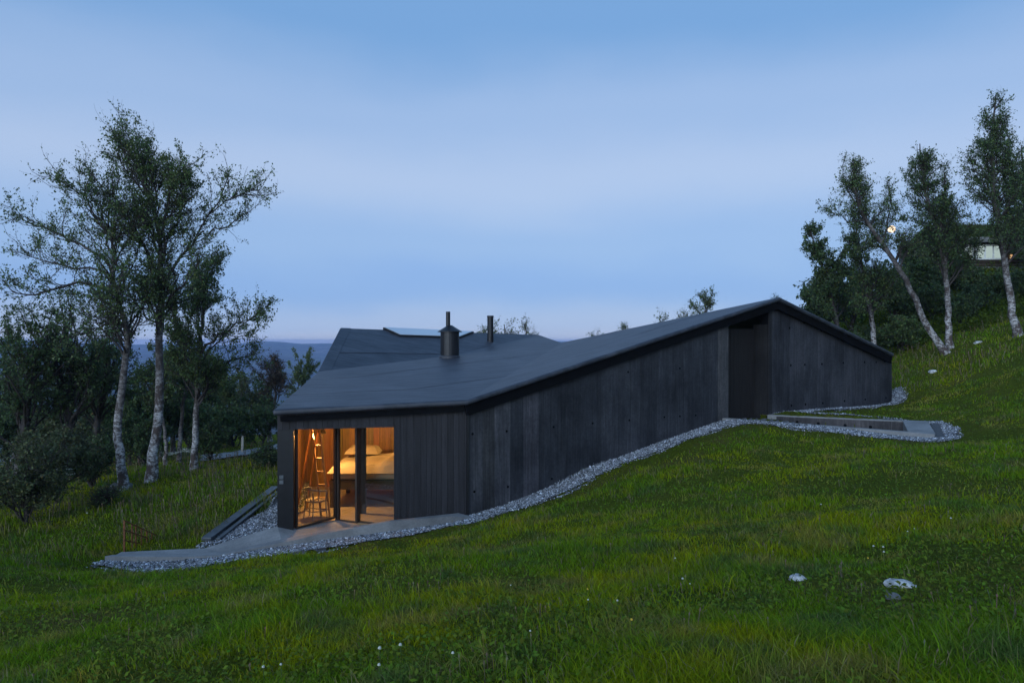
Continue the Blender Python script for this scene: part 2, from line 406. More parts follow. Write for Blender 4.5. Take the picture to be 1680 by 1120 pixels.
# valley and the far ridge
ang = np.linspace(math.radians(-75), math.radians(75), 260)
rad = np.concatenate([[55, 75, 100, 140, 200, 300, 450, 650, 900], np.arange(1100, 5201, 100), [5600, 6500]])
base = np.interp(rad, [55, 75, 100, 200, 450, 900, 1500, 3100, 4300, 5200, 6500], [-12, -17, -22, -45, -88, -130, -150, -100, -8, -60, -200])
AA, RR = np.meshgrid(ang, rad); xx = RR * np.sin(AA); yy = RR * np.cos(AA)
zz = np.repeat(base[:, None], len(ang), 1) + (fbm(xx * .0016 + 5, yy * .0016, 6) - .47) * np.interp(RR, [55, 900, 3100, 4300], [1, 50, 120, 40]) + (fbm(AA * 9 + 3, AA * 0 + 2, 4) - .47) * np.interp(RR, [900, 4300], [0, 40])
zz = np.where(zz > 0, zz * .45, zz)
V = np.stack([xx.ravel(), yy.ravel(), zz.ravel()], 1); i = np.arange(V.shape[0]).reshape(len(rad), len(ang))
Q = np.stack([i[:-1, :-1], i[:-1, 1:], i[1:, 1:], i[1:, :-1]], -1).reshape(-1, 4)
o = link_mesh('hills', arr_mesh('hills', V, Q), 'far_hill', smooth=True); tag(o, 'dark wooded valley and long blue ridge far away', kind='structure')

# gravel: bed sheets and loose stones
def sheet(name, poly, dz, step=.12):
    xs = np.array([p[0] for p in poly]); ys = np.array([p[1] for p in poly])
    ax = np.arange(xs.min() - step, xs.max() + step, step); ay = np.arange(ys.min() - step, ys.max() + step, step)
    X, Yy = np.meshgrid(ax, ay); z = ground_z(X.ravel(), Yy.ravel(), False) + dz
    i = np.arange(X.size).reshape(X.shape); Q = np.stack([i[:-1, :-1], i[:-1, 1:], i[1:, 1:], i[1:, :-1]], -1).reshape(-1, 4)
    cx = X.ravel()[Q].mean(1); cy = Yy.ravel()[Q].mean(1)
    k = inpoly(cx, cy, poly) & ~inpoly(cx, cy, HOUSE) & ~inpoly(cx, cy, TRI) & ~inpoly(cx, cy, SLAB)
    Q = Q[k]; used = np.unique(Q); mp_ = np.zeros(X.size, int); mp_[used] = np.arange(len(used))
    V = np.stack([X.ravel(), Yy.ravel(), z], 1)[used]
    return arr_mesh(name, V, mp_[Q])
for poly, lb in ((GRAV1, 'band of grey gravel along the concrete wall and terrace'), (GRAV2, 'grey gravel bed left of the timber front')):
    tag(link_mesh('gravel_bed', sheet('gravel_bed', poly, .02), 'gravel_bed', smooth=True), lb, kind='structure')
tag(link_mesh('path', sheet('path', PATH, .07, .25), 'slab_concrete', smooth=True), 'pale gravel track beyond the meadow', kind='structure')

def stones(poly, n, smin, smax):
    xs = [p[0] for p in poly]; ys = [p[1] for p in poly]
    x = rng.uniform(min(xs) - .1, max(xs) + .1, n * 9); y = rng.uniform(min(ys) - .1, max(ys) + .1, n * 9)
    wob = (fbm(x * 1.7, y * 1.7, 3) - .45) * .5; jx = x + rng.normal(0, .07, len(x)); jy = y + wob + rng.normal(0, .07, len(x))
    k = inpoly(jx, jy, poly) & ~inpoly(x, y, SLAB) & ~inpoly(x, y, TRO) & ~inpoly(x, y, HOUSE)
    x, y = x[k][:n], y[k][:n]; n = len(x)
    s = rng.uniform(smin, smax, n) * (1 + .8 * (rng.random(n) > .93))
    z = ground_z(x, y, False) + .02 + s * .2
    base = np.array([[1, 0, 0], [-1, 0, 0], [0, 1, 0], [0, -1, 0], [0, 0, .7], [0, 0, -.7]])
    Vv = base[None] * (1 + rng.uniform(-.35, .35, (n, 6, 1))) * s[:, None, None] * rng.uniform(.65, 1.2, (n, 1, 3))
    a = rng.uniform(0, 6.28, n); b = rng.uniform(-.7, .7, n)
    ca, sa, cb, sb_ = np.cos(a), np.sin(a), np.cos(b), np.sin(b)
    X1 = Vv[..., 0]; Y1 = Vv[..., 1] * cb[:, None] - Vv[..., 2] * sb_[:, None]; Z1 = Vv[..., 1] * sb_[:, None] + Vv[..., 2] * cb[:, None]
    Vv = np.stack([X1 * ca[:, None] - Y1 * sa[:, None], X1 * sa[:, None] + Y1 * ca[:, None], Z1], -1) + np.stack([x, y, z], -1)[:, None]
    T = np.array([[0, 2, 4], [2, 1, 4], [1, 3, 4], [3, 0, 4], [2, 0, 5], [1, 2, 5], [3, 1, 5], [0, 3, 5]])
    T = (T[None] + (np.arange(n) * 6)[:, None, None]).reshape(-1, 3)
    g = rng.choice([.05, .12, .21, .33, .48, .70], n, p=[.18, .24, .24, .18, .10, .06]) * rng.uniform(.8, 1.2, n)
    c = np.stack([g * rng.uniform(.92, 1.02, n), g, g * rng.uniform(1.02, 1.16, n)], 1)
    return arr_mesh('gravel', Vv.reshape(-1, 3), None, T, {'tint': ('FLOAT_COLOR', np.repeat(c, 6, 0))})
tag(link_mesh('gravel', stones(GRAV1, 80000, .010, .025), 'gravel_stone'), 'loose grey gravel stones along the wall and terrace', 'gravel', kind='stuff')
tag(link_mesh('gravel', stones(GRAV2, 13000, .010, .024), 'gravel_stone'), 'loose grey gravel stones beside the timber front', 'gravel', kind='stuff')

# terrace slab: flat end, ramp up along the front, kerb strip on the meadow side
zt = {}
def slabpt(u, v, Y): return tuple(P(u, v, Y))
near = [slabpt(172, 912, 13.85), slabpt(303, 913, 14.0), slabpt(359, 911, 14.0), slabpt(444, 893.5, 14.3), slabpt(534, 874.5, 14.6), slabpt(634, 855.5, 14.9), slabpt(742, 846, 15.4), slabpt(772, 850, 15.6)]
kin = [slabpt(185, 909.5, 14.05), slabpt(310, 908, 14.25), slabpt(372, 904, 14.35), slabpt(462, 884, 14.65), slabpt(550, 868, 14.95), slabpt(640, 853, 15.2), slabpt(752, 841, 15.8), slabpt(776, 847, 15.72)]
def strip(a, b, drop=.35):
    n = len(a); V = a + b + [(p[0], p[1], p[2] - drop) for p in a] + [(p[0], p[1], p[2] - drop) for p in b]
    f = []
    for k in range(n - 1):
        f += [(k, k + 1, n + k + 1, n + k), (2 * n + k, 3 * n + k, 3 * n + k + 1, 2 * n + k + 1), (k, 2 * n + k, 2 * n + k + 1, k + 1), (n + k, n + k + 1, 3 * n + k + 1, 3 * n + k)]
    f += [(0, n, 3 * n, 2 * n), (n - 1, 3 * n - 1, 4 * n - 1, 2 * n - 1)]
    return V, f
v_, f_ = strip(near, kin, .5)
tag(mesh_obj('terrace_kerb', v_, f_, 'slab_concrete'), 'low concrete kerb edging the terrace, gravel below it', kind='structure')
IC = np.array(XY(553, 16.4)); LW = np.array(XY(482, 15.32)); RW = np.array(XY(646, 15.68))
ter_a = [tuple(np.array(p) - [0, 0, .035]) for p in kin[:5]] + [tuple(P(640, 866, 15.2))]
ter_b = [slabpt(199, 905, 14.3), slabpt(284, 901, 14.6), slabpt(336, 898.5, 14.75), slabpt(455, 862.5, 15.24), tuple([*IC, -4.28]), tuple([*RW, -4.33])]
v_, f_ = strip(ter_a, ter_b, .4)
tag(mesh_obj('terrace', v_, f_, 'slab_concrete'), 'pale concrete terrace ramp in front of the lit glass corner', kind='structure')

# ------------------------------------------------------------------ the black cabin
house = empty('cabin', (P0[0], P0[1], -4.3), 'low black cabin of board-marked concrete and dark timber with folded felt roof', 'house')
def wall_boards(part, s0, s1, org, dr, outw, zb, zt, wmin, wmax, name, matname, tone, proud=.007, thick=.05, off=0.0):
    """vertical boards each its own object, standing side by side along a wall line"""
    s = s0; k = 0
    while s < s1 - 1e-3:
        w = min(random.uniform(wmin, wmax), s1 - s)
        if s1 - s - w < wmin * .5: w = s1 - s
        a, b_ = s + .0025, s + w - .0025; d0 = off + random.uniform(0, proud)
        def q(sv, d, z): p = org + dr * sv + outw * d; return (p[0], p[1], z)
        v = [q(a, d0, zb(a)), q(b_, d0, zb(b_)), q(b_, d0, zt(b_)), q(a, d0, zt(a)), q(a, d0 - thick, zb(a)), q(b_, d0 - thick, zb(b_)), q(b_, d0 - thick, zt(b_)), q(a, d0 - thick, zt(a))]
        mesh_obj(name, v, BOXF, matname, part, color=tone(s + w / 2, k))
        s += w; k += 1
def core(name, org, dr, outw, s0, s1, zb, zt, d0, d1, matname, parent):
    def q(sv, d, z): p = org + dr * sv + outw * d; return (p[0], p[1], z)
    v = [q(s0, d0, zb(s0)), q(s1, d0, zb(s1)), q(s1, d0, zt(s1)), q(s0, d0, zt(s0)), q(s0, d1, zb(s0)), q(s1, d1, zb(s1)), q(s1, d1, zt(s1)), q(s0, d1, zt(s0))]
    return mesh_obj(name, v, BOXF, matname, parent)
LW1 = float(np.dot(P1 - P0, wd)); SG0 = float(np.dot(G0 - P0, wd)); SG1 = float(np.dot(G1 - P0, wd)); SPK = float(np.dot(wall_at(1276) - P0, wd))
ztop_long = lambda s: -1.50 + (0.47 + 1.50) * s / LW1
zbot_long = lambda s: -4.45 + (-2.75 + 4.45) * s / LW1
zpk = 1.02
ztop_gab = lambda s: zpk - (SPK - s) * .17 if s < SPK else zpk + (-.74 - zpk) * (s - SPK) / (SG1 - SPK)
zbot_gab = lambda s: -2.9
def tone_long(s, k):
    if s < .42: return (.072, .071, .076)
    if s < .70: return (.05, .049, .05)
    if .70 <= s < 1.15: return (.082, .081, .088)
    if 1.62 <= s < 2.05: return (.085, .082, .092)
    if s > LW1 - .5: return (.075, .073, .074)
    b = random.uniform(.035, .048); return (b * .96, b, b * 1.16)
lw = core('concrete_wall', P0, wd, no, .03, LW1 - .003, zbot_long, lambda s: ztop_long(s) - .01, -.04, -.32, 'dark_gap', house)
wall_boards(lw, .03, LW1, P0, wd, no, zbot_long, ztop_long, .13, .24, 'concrete_board', 'board_concrete', tone_long, proud=.006)
def tone_gab(s, k):
    if s < SG0 + .12: return (.03, .029, .031)
    b = random.uniform(.042, .056); return (b, b, b * 1.15)
gw = core('gable_wall', P0, wd, no, SG0 + .003, SG1 - .003, zbot_gab, lambda s: ztop_gab(s) - .01, -.04, -.32, 'dark_gap', house)
brk = [SG0]
wall_boards(gw, SG0, SPK, P0, wd, no, zbot_gab, ztop_gab, .12, .2, 'concrete_board', 'board_concrete', tone_gab, proud=.006)
wall_boards(gw, SPK, SG1, P0, wd, no, zbot_gab, ztop_gab, .14, .24, 'concrete_board', 'board_concrete', tone_gab, proud=.006)
# far end wall of the gable block (turned corner), return wall and recessed entrance
core('end_wall', G1 - no * .3, -no, wd, -.02, 7.0, lambda s: -3.0, lambda s: -.85, .0, -.3, 'board_concrete', house).color = (.06, .06, .063, 1)
rt = core('return_wall', G0 - no * .06, -no, -wd, 0, .55, lambda s: -4.0, lambda s: .55, -.05, -.25, 'dark_gap', house)
wall_boards(rt, 0, .55, G0 - no * .06, -no, -wd, lambda s: -4.0, lambda s: .55, .12, .18, 'concrete_board', 'board_concrete', lambda s, k: (.026, .025, .026))
rc = core('entrance_recess', P0 - no * .56, wd, no, LW1 - .4, SG0 + .1, lambda s: -4.0, lambda s: .42, -.04, -.2, 'dark_gap', house)
wall_boards(rc, LW1 - .4, SG0 - .02, P0 - no * .56, wd, no, lambda s: -3.65, lambda s: .40, .1, .15, 'timber_board', 'dark_timber', lambda s, k: (.020, .018, .018))
core('door_jamb', P1 - no * .05, -no, wd, 0, .5, lambda s: -4.0, lambda s: .2, .0, -.1, 'dark_timber', house).color = (.02, .02, .02, 1)

# tie holes: a shallow cone-shaped rim, coloured near-black for the shade inside the bore
def tie_hole(parent, s, z, r=.024, org=P0, dr=wd, outw=no, d=.008):
    p = org + dr * s; V, Fc = [], []
    prof = [(r * 1.25, d), (r * 1.2, d + .004), (r, d + .004), (r * .8, d - .002)]
    seg = 12
    for rr, dd in prof:
        for k in range(seg):
            a = 2 * math.pi * k / seg; q = p + dr * rr * math.cos(a) + outw * dd; V.append((q[0], q[1], z + rr * math.sin(a)))
    for j in range(3):
        for k in range(seg): Fc.append((j * seg + k, j * seg + (k + 1) % seg, (j + 1) * seg + (k + 1) % seg, (j + 1) * seg + k))
    Fc.append(tuple(range(3 * seg, 4 * seg)))
    mesh_obj('tie_hole', V, Fc, 'dark_gap', parent)
def hole_px(parent, u, v, **k):
    q = wall_at(u); tie_hole(parent, float(np.dot(q - P0, wd)), (560 - v) / F * q[1], **k)
for u, v in ((777.5, 668.7), (775, 711.5), (778, 806), (831, 651), (831, 707), (833, 798), (908, 700), (972, 694), (1032, 689), (1089.5, 684), (1115, 682.5), (1141, 681), (970.6, 610), (1030, 610), (1115, 604), (905, 785)):
    hole_px(lw, u, v)
for u, v in ((1297, 599), (1320, 598), (1348, 597), (1383, 595), (1418, 594), (1437, 594), (1451, 593), (1298, 665), (1321, 663), (1349.5, 661), (1385, 657.5), (1419, 655), (1453, 652.5), (1295, 538), (1319, 529), (1347, 542), (1383, 559), (1417, 575)):
    hole_px(gw, u, v, r=.032)

# timber front with the folded glass corner
fd = (P0 - A); FL = float(np.linalg.norm(fd)); fd = fd / FL; fo = np.array([fd[1], -fd[0]])
sL = float(np.dot(LW - A, fd)); sR = float(np.dot(RW - A, fd))
HEAD = -1.965
ztf = lambda s: -1.60 + .13 * s / FL
def tone_t(s, k):
    b = random.uniform(.019, .030); return (b * 1.0, b * .97, b * 1.14)
fw = core('timber_front', A, fd, fo, sR + .01, FL - .02, lambda s: -4.6, lambda s: ztf(s) - .01, -.04, -.25, 'dark_gap', house)
core('lintel_core', A, fd, fo, .0, sR + .01, lambda s: HEAD + .012, lambda s: ztf(s) - .01, -.04, -.25, 'dark_gap', house)
wall_boards(fw, sR, FL - .035, A, fd, fo, lambda s: -4.6, ztf, .11, .16, 'timber_board', 'dark_timber', tone_t, proud=.006)
wall_boards(fw, 0, sR, A, fd, fo, lambda s: HEAD, ztf, .11, .16, 'timber_board', 'dark_timber', tone_t, proud=.006, off=.012)
cp = core('corner_panel', A, fd, fo, .0, sL, lambda s: -4.5, lambda s: HEAD - .004, .0, -.22, 'black_metal', house)
core('corner_post', A, fd, fo, FL - .03, FL + .025, lambda s: -4.5, lambda s: ztf(FL) - .005, .03, -.1, 'black_metal', house)
# little socket box on the corner panel
sw = empty('outdoor_socket', (*(A + fd * .08 + fo * .0), -3.1), 'small grey twin socket box on the black corner panel', 'socket')
for k, z in enumerate((-3.02, -3.13)):
    q = A + fd * .09 + fo * .012
    v_, f_ = bar((q[0] - fd[0] * .045, q[1] - fd[1] * .045, z), (q[0] + fd[0] * .045, q[1] + fd[1] * .045, z), .024, .085)
    mesh_obj('socket_cover', v_, f_, 'steel_grey', sw, bevel=.004)

def glazing(a, b, z0, z1, nm='window', fr=.045, mull=(), offs=0.0, label=None):
    """framed pane from plan point a to b; parts are frame bars, the pane a sub-part"""
    a = np.array(a, float); b = np.array(b, float); d = b - a; Ln = np.linalg.norm(d); d = d / Ln
    mid = fr / 2
    v_, f_ = merge([bar((*(a + d * mid), z0 + fr), (*(a + d * mid), z1 - fr), fr, .07, up=(d[0], d[1], 0)) if False else bar((*(a + d * mid), z0 + fr), (*(a + d * mid), z1 - fr), .07, fr, up=(d[0], d[1], 0)),
                    bar((*(b - d * mid), z0 + fr), (*(b - d * mid), z1 - fr), .07, fr, up=(d[0], d[1], 0)),
                    bar((*a, z0 + fr / 2), (*b, z0 + fr / 2), .07, fr), bar((*a, z1 - fr / 2), (*b, z1 - fr / 2), .07, fr)])
    w = mesh_obj(nm, v_, f_, 'frame_wood', house)
    v_, f_ = bar((*(a + d * fr), (z0 + z1) / 2), (*(b - d * fr), (z0 + z1) / 2), .012, z1 - z0 - 2 * fr)
    mesh_obj('pane', v_, f_, 'glass', w)
    return w
inw = np.array([.0, 1.0])
z0g, z1g = -4.30, HEAD + .03
MID = IC + (RW + np.array([.05, -.02]) - IC) * .36
glazing(LW + [.02, .05], IC + [-.02, -.03], -4.22, z1g)
glazing(IC + [.03, -.04], MID, z0g, z1g, 'sliding_door')
glazing(MID + [-.01, .09], RW + [.1, .1], z0g, z1g, 'sliding_door')
v_, f_ = bar((*IC, -4.3), (*IC, z1g), .07, .07); mesh_obj('window_post', v_, f_, 'frame_wood', house)
v_, f_ = bar((*(IC + [.0, -.06]), -4.31), (*(RW + [.02, .0]), -4.31), .16, .05); mesh_obj('sill', v_, f_, 'ladder_wood', house)
v_, f_ = prism([(*LW, HEAD + .05), (*RW, HEAD + .05), (*(RW + [.3, .6]), HEAD + .05), (*(IC + [0, .6]), HEAD + .05), (*(LW + [-.2, .6]), HEAD + .05)], [(*LW, HEAD + .02), (*RW, HEAD + .02), (*(RW + [.3, .6]), HEAD + .02), (*(IC + [0, .6]), HEAD + .02), (*(LW + [-.2, .6]), HEAD + .02)])
mesh_obj('soffit', v_, f_, 'dark_timber', house, color=(.03, .026, .024))

# room behind the glass
RL, RB = np.array([-6.15, 20.3]), np.array([-.9, 20.3]); RR_ = np.array([-.75, 16.3])
Ain = A + [.12, .2]
room_floor = [(*Ain, FLOOR), (*(IC + [0, -.02]), FLOOR), (*(RW + [.1, .12]), FLOOR), (*RR_, FLOOR), (*RB, FLOOR), (*RL, FLOOR)]
v_, f_ = prism(room_floor, [(p[0], p[1], p[2] - .15) for p in room_floor]); mesh_obj('floor', v_, f_, 'room_floor', house)
CE = -1.83
v_, f_ = prism([(*Ain, CE + .06), (*RR_, CE + .06), (*RB, CE + .06), (*RL, CE + .06)], [(*Ain, CE), (*RR_, CE), (*RB, CE), (*RL, CE)]); mesh_obj('ceiling', v_, f_, 'warm_timber', house, color=(.30, .17, .08))
def room_wall(a, b, nm, tone):
    d = b - a; Ln = float(np.linalg.norm(d)); d = d / Ln; o_ = np.array([d[1], -d[0]])
    c = core(nm, a, d, o_, 0, Ln, lambda s: FLOOR - .02, lambda s: CE, -.02, -.15, 'bed_dark', house)
    wall_boards(c, 0, Ln, a, d, o_, lambda s: FLOOR, lambda s: CE - .003, .16, .2, 'timber_board', 'warm_timber', tone, proud=.004, thick=.02)
wt = lambda s, k: tuple(c * random.uniform(.7, 1.2) for c in (.24, .13, .055))
room_wall(Ain, RL, 'room_side_wall', wt); room_wall(RL, RB, 'room_back_wall', wt); room_wall(RB, RR_, 'room_end_wall', wt)

v_, f_ = prism([(*XY(584, 17.15), CE), (*XY(601, 17.15), CE), (*XY(601, 17.2), CE), (*XY(584, 17.2), CE)], [(*XY(584, 17.15), FLOOR), (*XY(601, 17.15), FLOOR), (*XY(601, 17.2), FLOOR), (*XY(584, 17.2), FLOOR)]); mesh_obj('room_partition', v_, f_, 'bed_dark', house)
# roof of the front block
def rp(u, v, Y): return tuple(P(u, v, Y))
E0 = rp(447, 672, 14.95); E1 = rp(768, 655.5, 15.78); E2 = (8.57, 21.80, 1.42); E3 = (14.24, 25.42, -.44); F0 = rp(522, 609, 22); F1 = rp(923, 561.5, 26); F2 = rp(1105, 539.5, 28); E4 = (11.6, 32.0, -.9)
def roof_mesh(name, top, tris, thick, parent, matname='roof_felt', bev=.05):
    n = len(top); V = list(top) + [(p[0], p[1], p[2] - thick) for p in top]
    cnt = {}
    for tr_ in tris:
        for k in range(len(tr_)):
            e = (tr_[k], tr_[(k + 1) % len(tr_)]); cnt[frozenset(e)] = cnt.get(frozenset(e), 0) + 1
    Fc = [tuple(tr_) for tr_ in tris] + [tuple(reversed([i + n for i in tr_])) for tr_ in tris]
    for tr_ in tris:
        for k in range(len(tr_)):
            a, b_ = tr_[k], tr_[(k + 1) % len(tr_)]
            if cnt[frozenset((a, b_))] == 1: Fc.append((b_, a, a + n, b_ + n))
    off = world_of(parent); me = bpy.data.meshes.new(name); me.from_pydata([(v[0] - off.x, v[1] - off.y, v[2] - off.z) for v in V], [], Fc)
    bm = bmesh.new(); bm.from_mesh(me); bmesh.ops.recalc_face_normals(bm, faces=bm.faces)
    ed = [e for e in bm.edges if e.calc_face_angle(0) > .6]
    bmesh.ops.bevel(bm, geom=ed, offset=bev, segments=4, affect='EDGES', profile=.5)
    bm.to_mesh(me); bm.free()
    o = link_mesh(name, me, matname, parent)
    return o
rf = roof_mesh('roof', [E0, E1, E2, E3, F0, F1, F2, E4], [(0, 1, 4), (1, 5, 4), (1, 2, 5), (2, 6, 5), (2, 3, 7, 6)], .13, house, bev=.055)
# near-black strip painting the shadow gap between wall head and roof edge
def under(a, b, d, nm='eave_shade'):
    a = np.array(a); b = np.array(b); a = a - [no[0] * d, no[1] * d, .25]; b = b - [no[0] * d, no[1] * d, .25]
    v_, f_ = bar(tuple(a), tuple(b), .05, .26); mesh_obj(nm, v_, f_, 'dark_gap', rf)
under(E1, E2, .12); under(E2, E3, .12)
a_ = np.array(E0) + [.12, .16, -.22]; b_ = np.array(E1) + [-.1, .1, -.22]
v_, f_ = bar(tuple(a_), tuple(b_), .05, .12); mesh_obj('eave_shade', v_, f_, 'dark_gap', rf)  # dark strip painting the eave shade above the timber front
# the felt laps: thin raised seams running up the roof
def seam(a, b, w=.03, h=.012, parent=rf):
    v_, f_ = bar(tuple(np.array(a) + [0, 0, .004]), tuple(np.array(b) + [0, 0, .004]), w, h); mesh_obj('felt_seam', v_, f_, 'roof_felt', parent)

for t_ in (.3, .72):
    e = lambda p, q: np.array(p) + (np.array(q) - np.array(p)) * t_
    ch = [e(E0, F0), e(E1, F0), e(E1, F1), e(E2, F1), e(E2, F2)]
    v_, f_ = merge([bar(tuple(ch[k] + [0, 0, .002]), tuple(ch[k + 1] + [0, 0, .002]), 1.0 * .05, .005) for k in range(4)]); mesh_obj('felt_lap', v_, f_, 'roof_felt', rf)
# the taller block behind, its rooflight and flues
H1 = rp(558, 538, 28); H2 = rp(884, 549, 33); H3 = rp(930, 565, 28.6); dH = (np.array(rp(522, 608, 23.5)) - np.array(H1)); H0 = tuple(np.array(H1) + dH * 1.35)
H3b = tuple(np.array(H2) + (np.array(H3) - np.array(H2)) * 1.35)
H4 = (H2[0] + 1.5, H2[1] + 5, -1.2); H5 = (H1[0] - .5, H1[1] + 5, -1.2)
rf2 = roof_mesh('rear_roof', [H0, H3b, H2, H1, H4, H5], [(0, 1, 2), (0, 2, 3), (3, 2, 4, 5)], .2, house, bev=.03)
core('rear_wall', np.array(H0[:2]) + [.3, .3], (np.array(H3b[:2]) - np.array(H0[:2])) / np.linalg.norm(np.array(H3b[:2]) - np.array(H0[:2])), np.array([0., -1.]), 0, 8.2, lambda s: -5.0, lambda s: -2.0, 0, -6.5, 'dark_timber', house).color = (.025, .023, .023, 1)
hw = np.array([H1, H0]); 
# flashing strip on the left verge
def onroof(p, q, s): return tuple(np.array(p) + (np.array(q) - np.array(p)) * s)
nrm = np.cross(np.array(H2) - np.array(H1), np.array(H0) - np.array(H1)); nrm = nrm / np.linalg.norm(nrm); nrm = nrm if nrm[2] > 0 else -nrm
e1 = (np.array(H2) - np.array(H1)) / np.linalg.norm(np.array(H2) - np.array(H1))
vt = [np.array(H1) + e1 * .04 + nrm * .012, np.array(H1) + e1 * .45 + nrm * .012, np.array(H0) + e1 * .45 + nrm * .012, np.array(H0) + e1 * .04 + nrm * .012]
v_, f_ = prism([tuple(p) for p in vt], [tuple(p - nrm * .02) for p in vt]); mesh_obj('verge_strip', v_, f_, 'roof_felt', rf2)
for t_ in (.45,):
    e = lambda p, q: np.array(p) + (np.array(q) - np.array(p)) * t_
    v_, f_ = bar(tuple(e(H1, H0) + nrm * .003), tuple(e(H2, H0) + nrm * .002), .05, .005); mesh_obj('felt_lap', v_, f_, 'roof_felt', rf2)
# rooflight
pl_n = nrm
def roof_hit(u, v, lift):
    d = P(u, v, 1.0); t_ = np.dot(pl_n, np.array(H1)) / np.dot(pl_n, d); return d * t_ + pl_n * lift
k4 = [roof_hit(628, 539.8, .06), roof_hit(655, 552, .06), roof_hit(755, 555, .06), roof_hit(777, 546.3, .06)]
sk_v, sk_f = prism([tuple(p + [0, 0, .02]) for p in k4], [tuple(p - [0, 0, .10]) for p in k4])
sk = mesh_obj('rooflight', sk_v, sk_f, 'black_metal', house)
cen = sum(k4) / 4; kk = [cen + (p - cen) * .965 + [0, 0, .024] for p in k4]
v_, f_ = prism([tuple(p + [0, 0, .012]) for p in kk], [tuple(p) for p in kk]); mesh_obj('pane', v_, f_, 'skylight_glass', sk)
# flues
c = P(738, 585, 23.6)
v_, f_ = lathe(c[0], c[1], [(.325, -.62), (.325, .33)]); ch = mesh_obj('chimney', v_, f_, 'black_metal', house, smooth=False)
v_, f_ = lathe(c[0], c[1], [(.42, .325), (.42, .345), (.075, .56)]); mesh_obj('chimney_cap', v_, f_, 'black_metal', ch)
v_, f_ = lathe(c[0] - .06, c[1], [(.075, .5), (.075, 1.03)], 16); mesh_obj('flue_pipe', v_, f_, 'black_metal', ch)
v_, f_ = lathe(c[0], c[1], [(.36, -.66), (.36, -.5), (.33, -.48)]); mesh_obj('collar', v_, f_, 'roof_felt', ch)
c = P(804.5, 545, 30.5)
v_, f_ = lathe(c[0], c[1], [(.14, -.2), (.14, 1.08), (.15, 1.08), (.15, 1.15)], 18); mesh_obj('flue_pipe', v_, f_, 'black_metal', house)

# ------------------------------------------------------------------ entrance trench walls
tw = empty('retaining_wall', (C0[0], C0[1], -2.9), 'low concrete retaining walls framing the sunken entrance path', 'retaining wall')
def wall_block(nm, a, b, z0, za, zb_, th, side, parent, color=(.15, .148, .148), m='slab_concrete'):
    a = np.array(a); b = np.array(b); d = side * th
    v = [(*a, z0), (*b, z0), (*b, zb_), (*a, za), (*(a + d), z0), (*(b + d), z0), (*(b + d), zb_), (*(a + d), za)]
    return mesh_obj(nm, v, BOXF, m, parent, color=color, bevel=.008)
wall_block('near_wall', C0 - td * .35, C1, -4.0, -2.325, -2.36, .2, tn, tw)
fwl = wall_block('far_wall', D0 + tn * .02, D1 - td * .003 + tn * .02, -4.0, -2.335, -2.245, .22, -tn, tw)
wall_boards(fwl, .28, float(np.linalg.norm(D1 - D0)) - .62, D0 - tn * .205, td, -tn, lambda s: -3.9, lambda s: -2.37 + .09 * s / 4.5, .5, .8, 'concrete_board', 'board_concrete', lambda s, k: (.075, .068, .068), proud=.004, thick=.02)
Lt = float(np.linalg.norm(D1 - D0))
for f_ in (.18, .36, .58, .78): tie_hole(fwl, .3 + f_ * (Lt - 1), -2.50, r=.035, org=D0 - tn * .205, dr=td, outw=-tn, d=.012)
v = [(*(C1 - td * .62 + tn * .205), -4), (*(C1 - td * .003 + tn * .205), -4), (*(D1 - td * .003 - tn * .205), -4), (*(D1 - td * .62 - tn * .205), -4)]
vv, ff = prism([(p[0], p[1], z) for p, z in zip(v, (-2.352, -2.364, -2.25, -2.255))], v); mesh_obj('end_block', vv, ff, 'slab_concrete', tw)
v_, f_ = prism([(*p, -3.62) for p in TRI], [(*p, -3.9) for p in TRI]); mesh_obj('trench_floor', v_, f_, 'slab_concrete', tw)

# ------------------------------------------------------------------ things in the room
# stepladder
yl = 17.1
lad = empty('stepladder', tuple(P(520, 840, yl)), 'wooden stepladder lit by lamplight behind the left glass pane', 'ladder')
lad.location.z = FLOOR
tL, tR = P(511, 694, yl), P(523, 694, yl); bL, bR = P(527, 0, yl - .25), P(541, 0, yl - .25); bL[2] = bR[2] = FLOOR
for a, b in ((tL, bL), (tR, bR)):
    v_, f_ = bar(tuple(a), tuple(b), .035, .06); mesh_obj('stile', v_, f_, 'ladder_wood', lad)
for f in (.1, .24, .38, .52, .66, .8, .92):
    v_, f_ = bar(tuple(tL + (bL - tL) * f), tuple(tR + (bR - tR) * f), .06, .03); mesh_obj('rung', v_, f_, 'ladder_wood', lad)
for a, b in ((tL, P(488, 0, yl + .5)), (tR, P(503, 0, yl + .5))):
    b[2] = FLOOR; v_, f_ = bar(tuple(a - [0, 0, .12]), tuple(b), .035, .05); mesh_obj('rear_leg', v_, f_, 'ladder_wood', lad)
v_, f_ = bar(tuple(tL + [-.05, .05, .01]), tuple(tR + [.05, .05, .01]), .2, .03); mesh_obj('top_step', v_, f_, 'ladder_wood', lad)
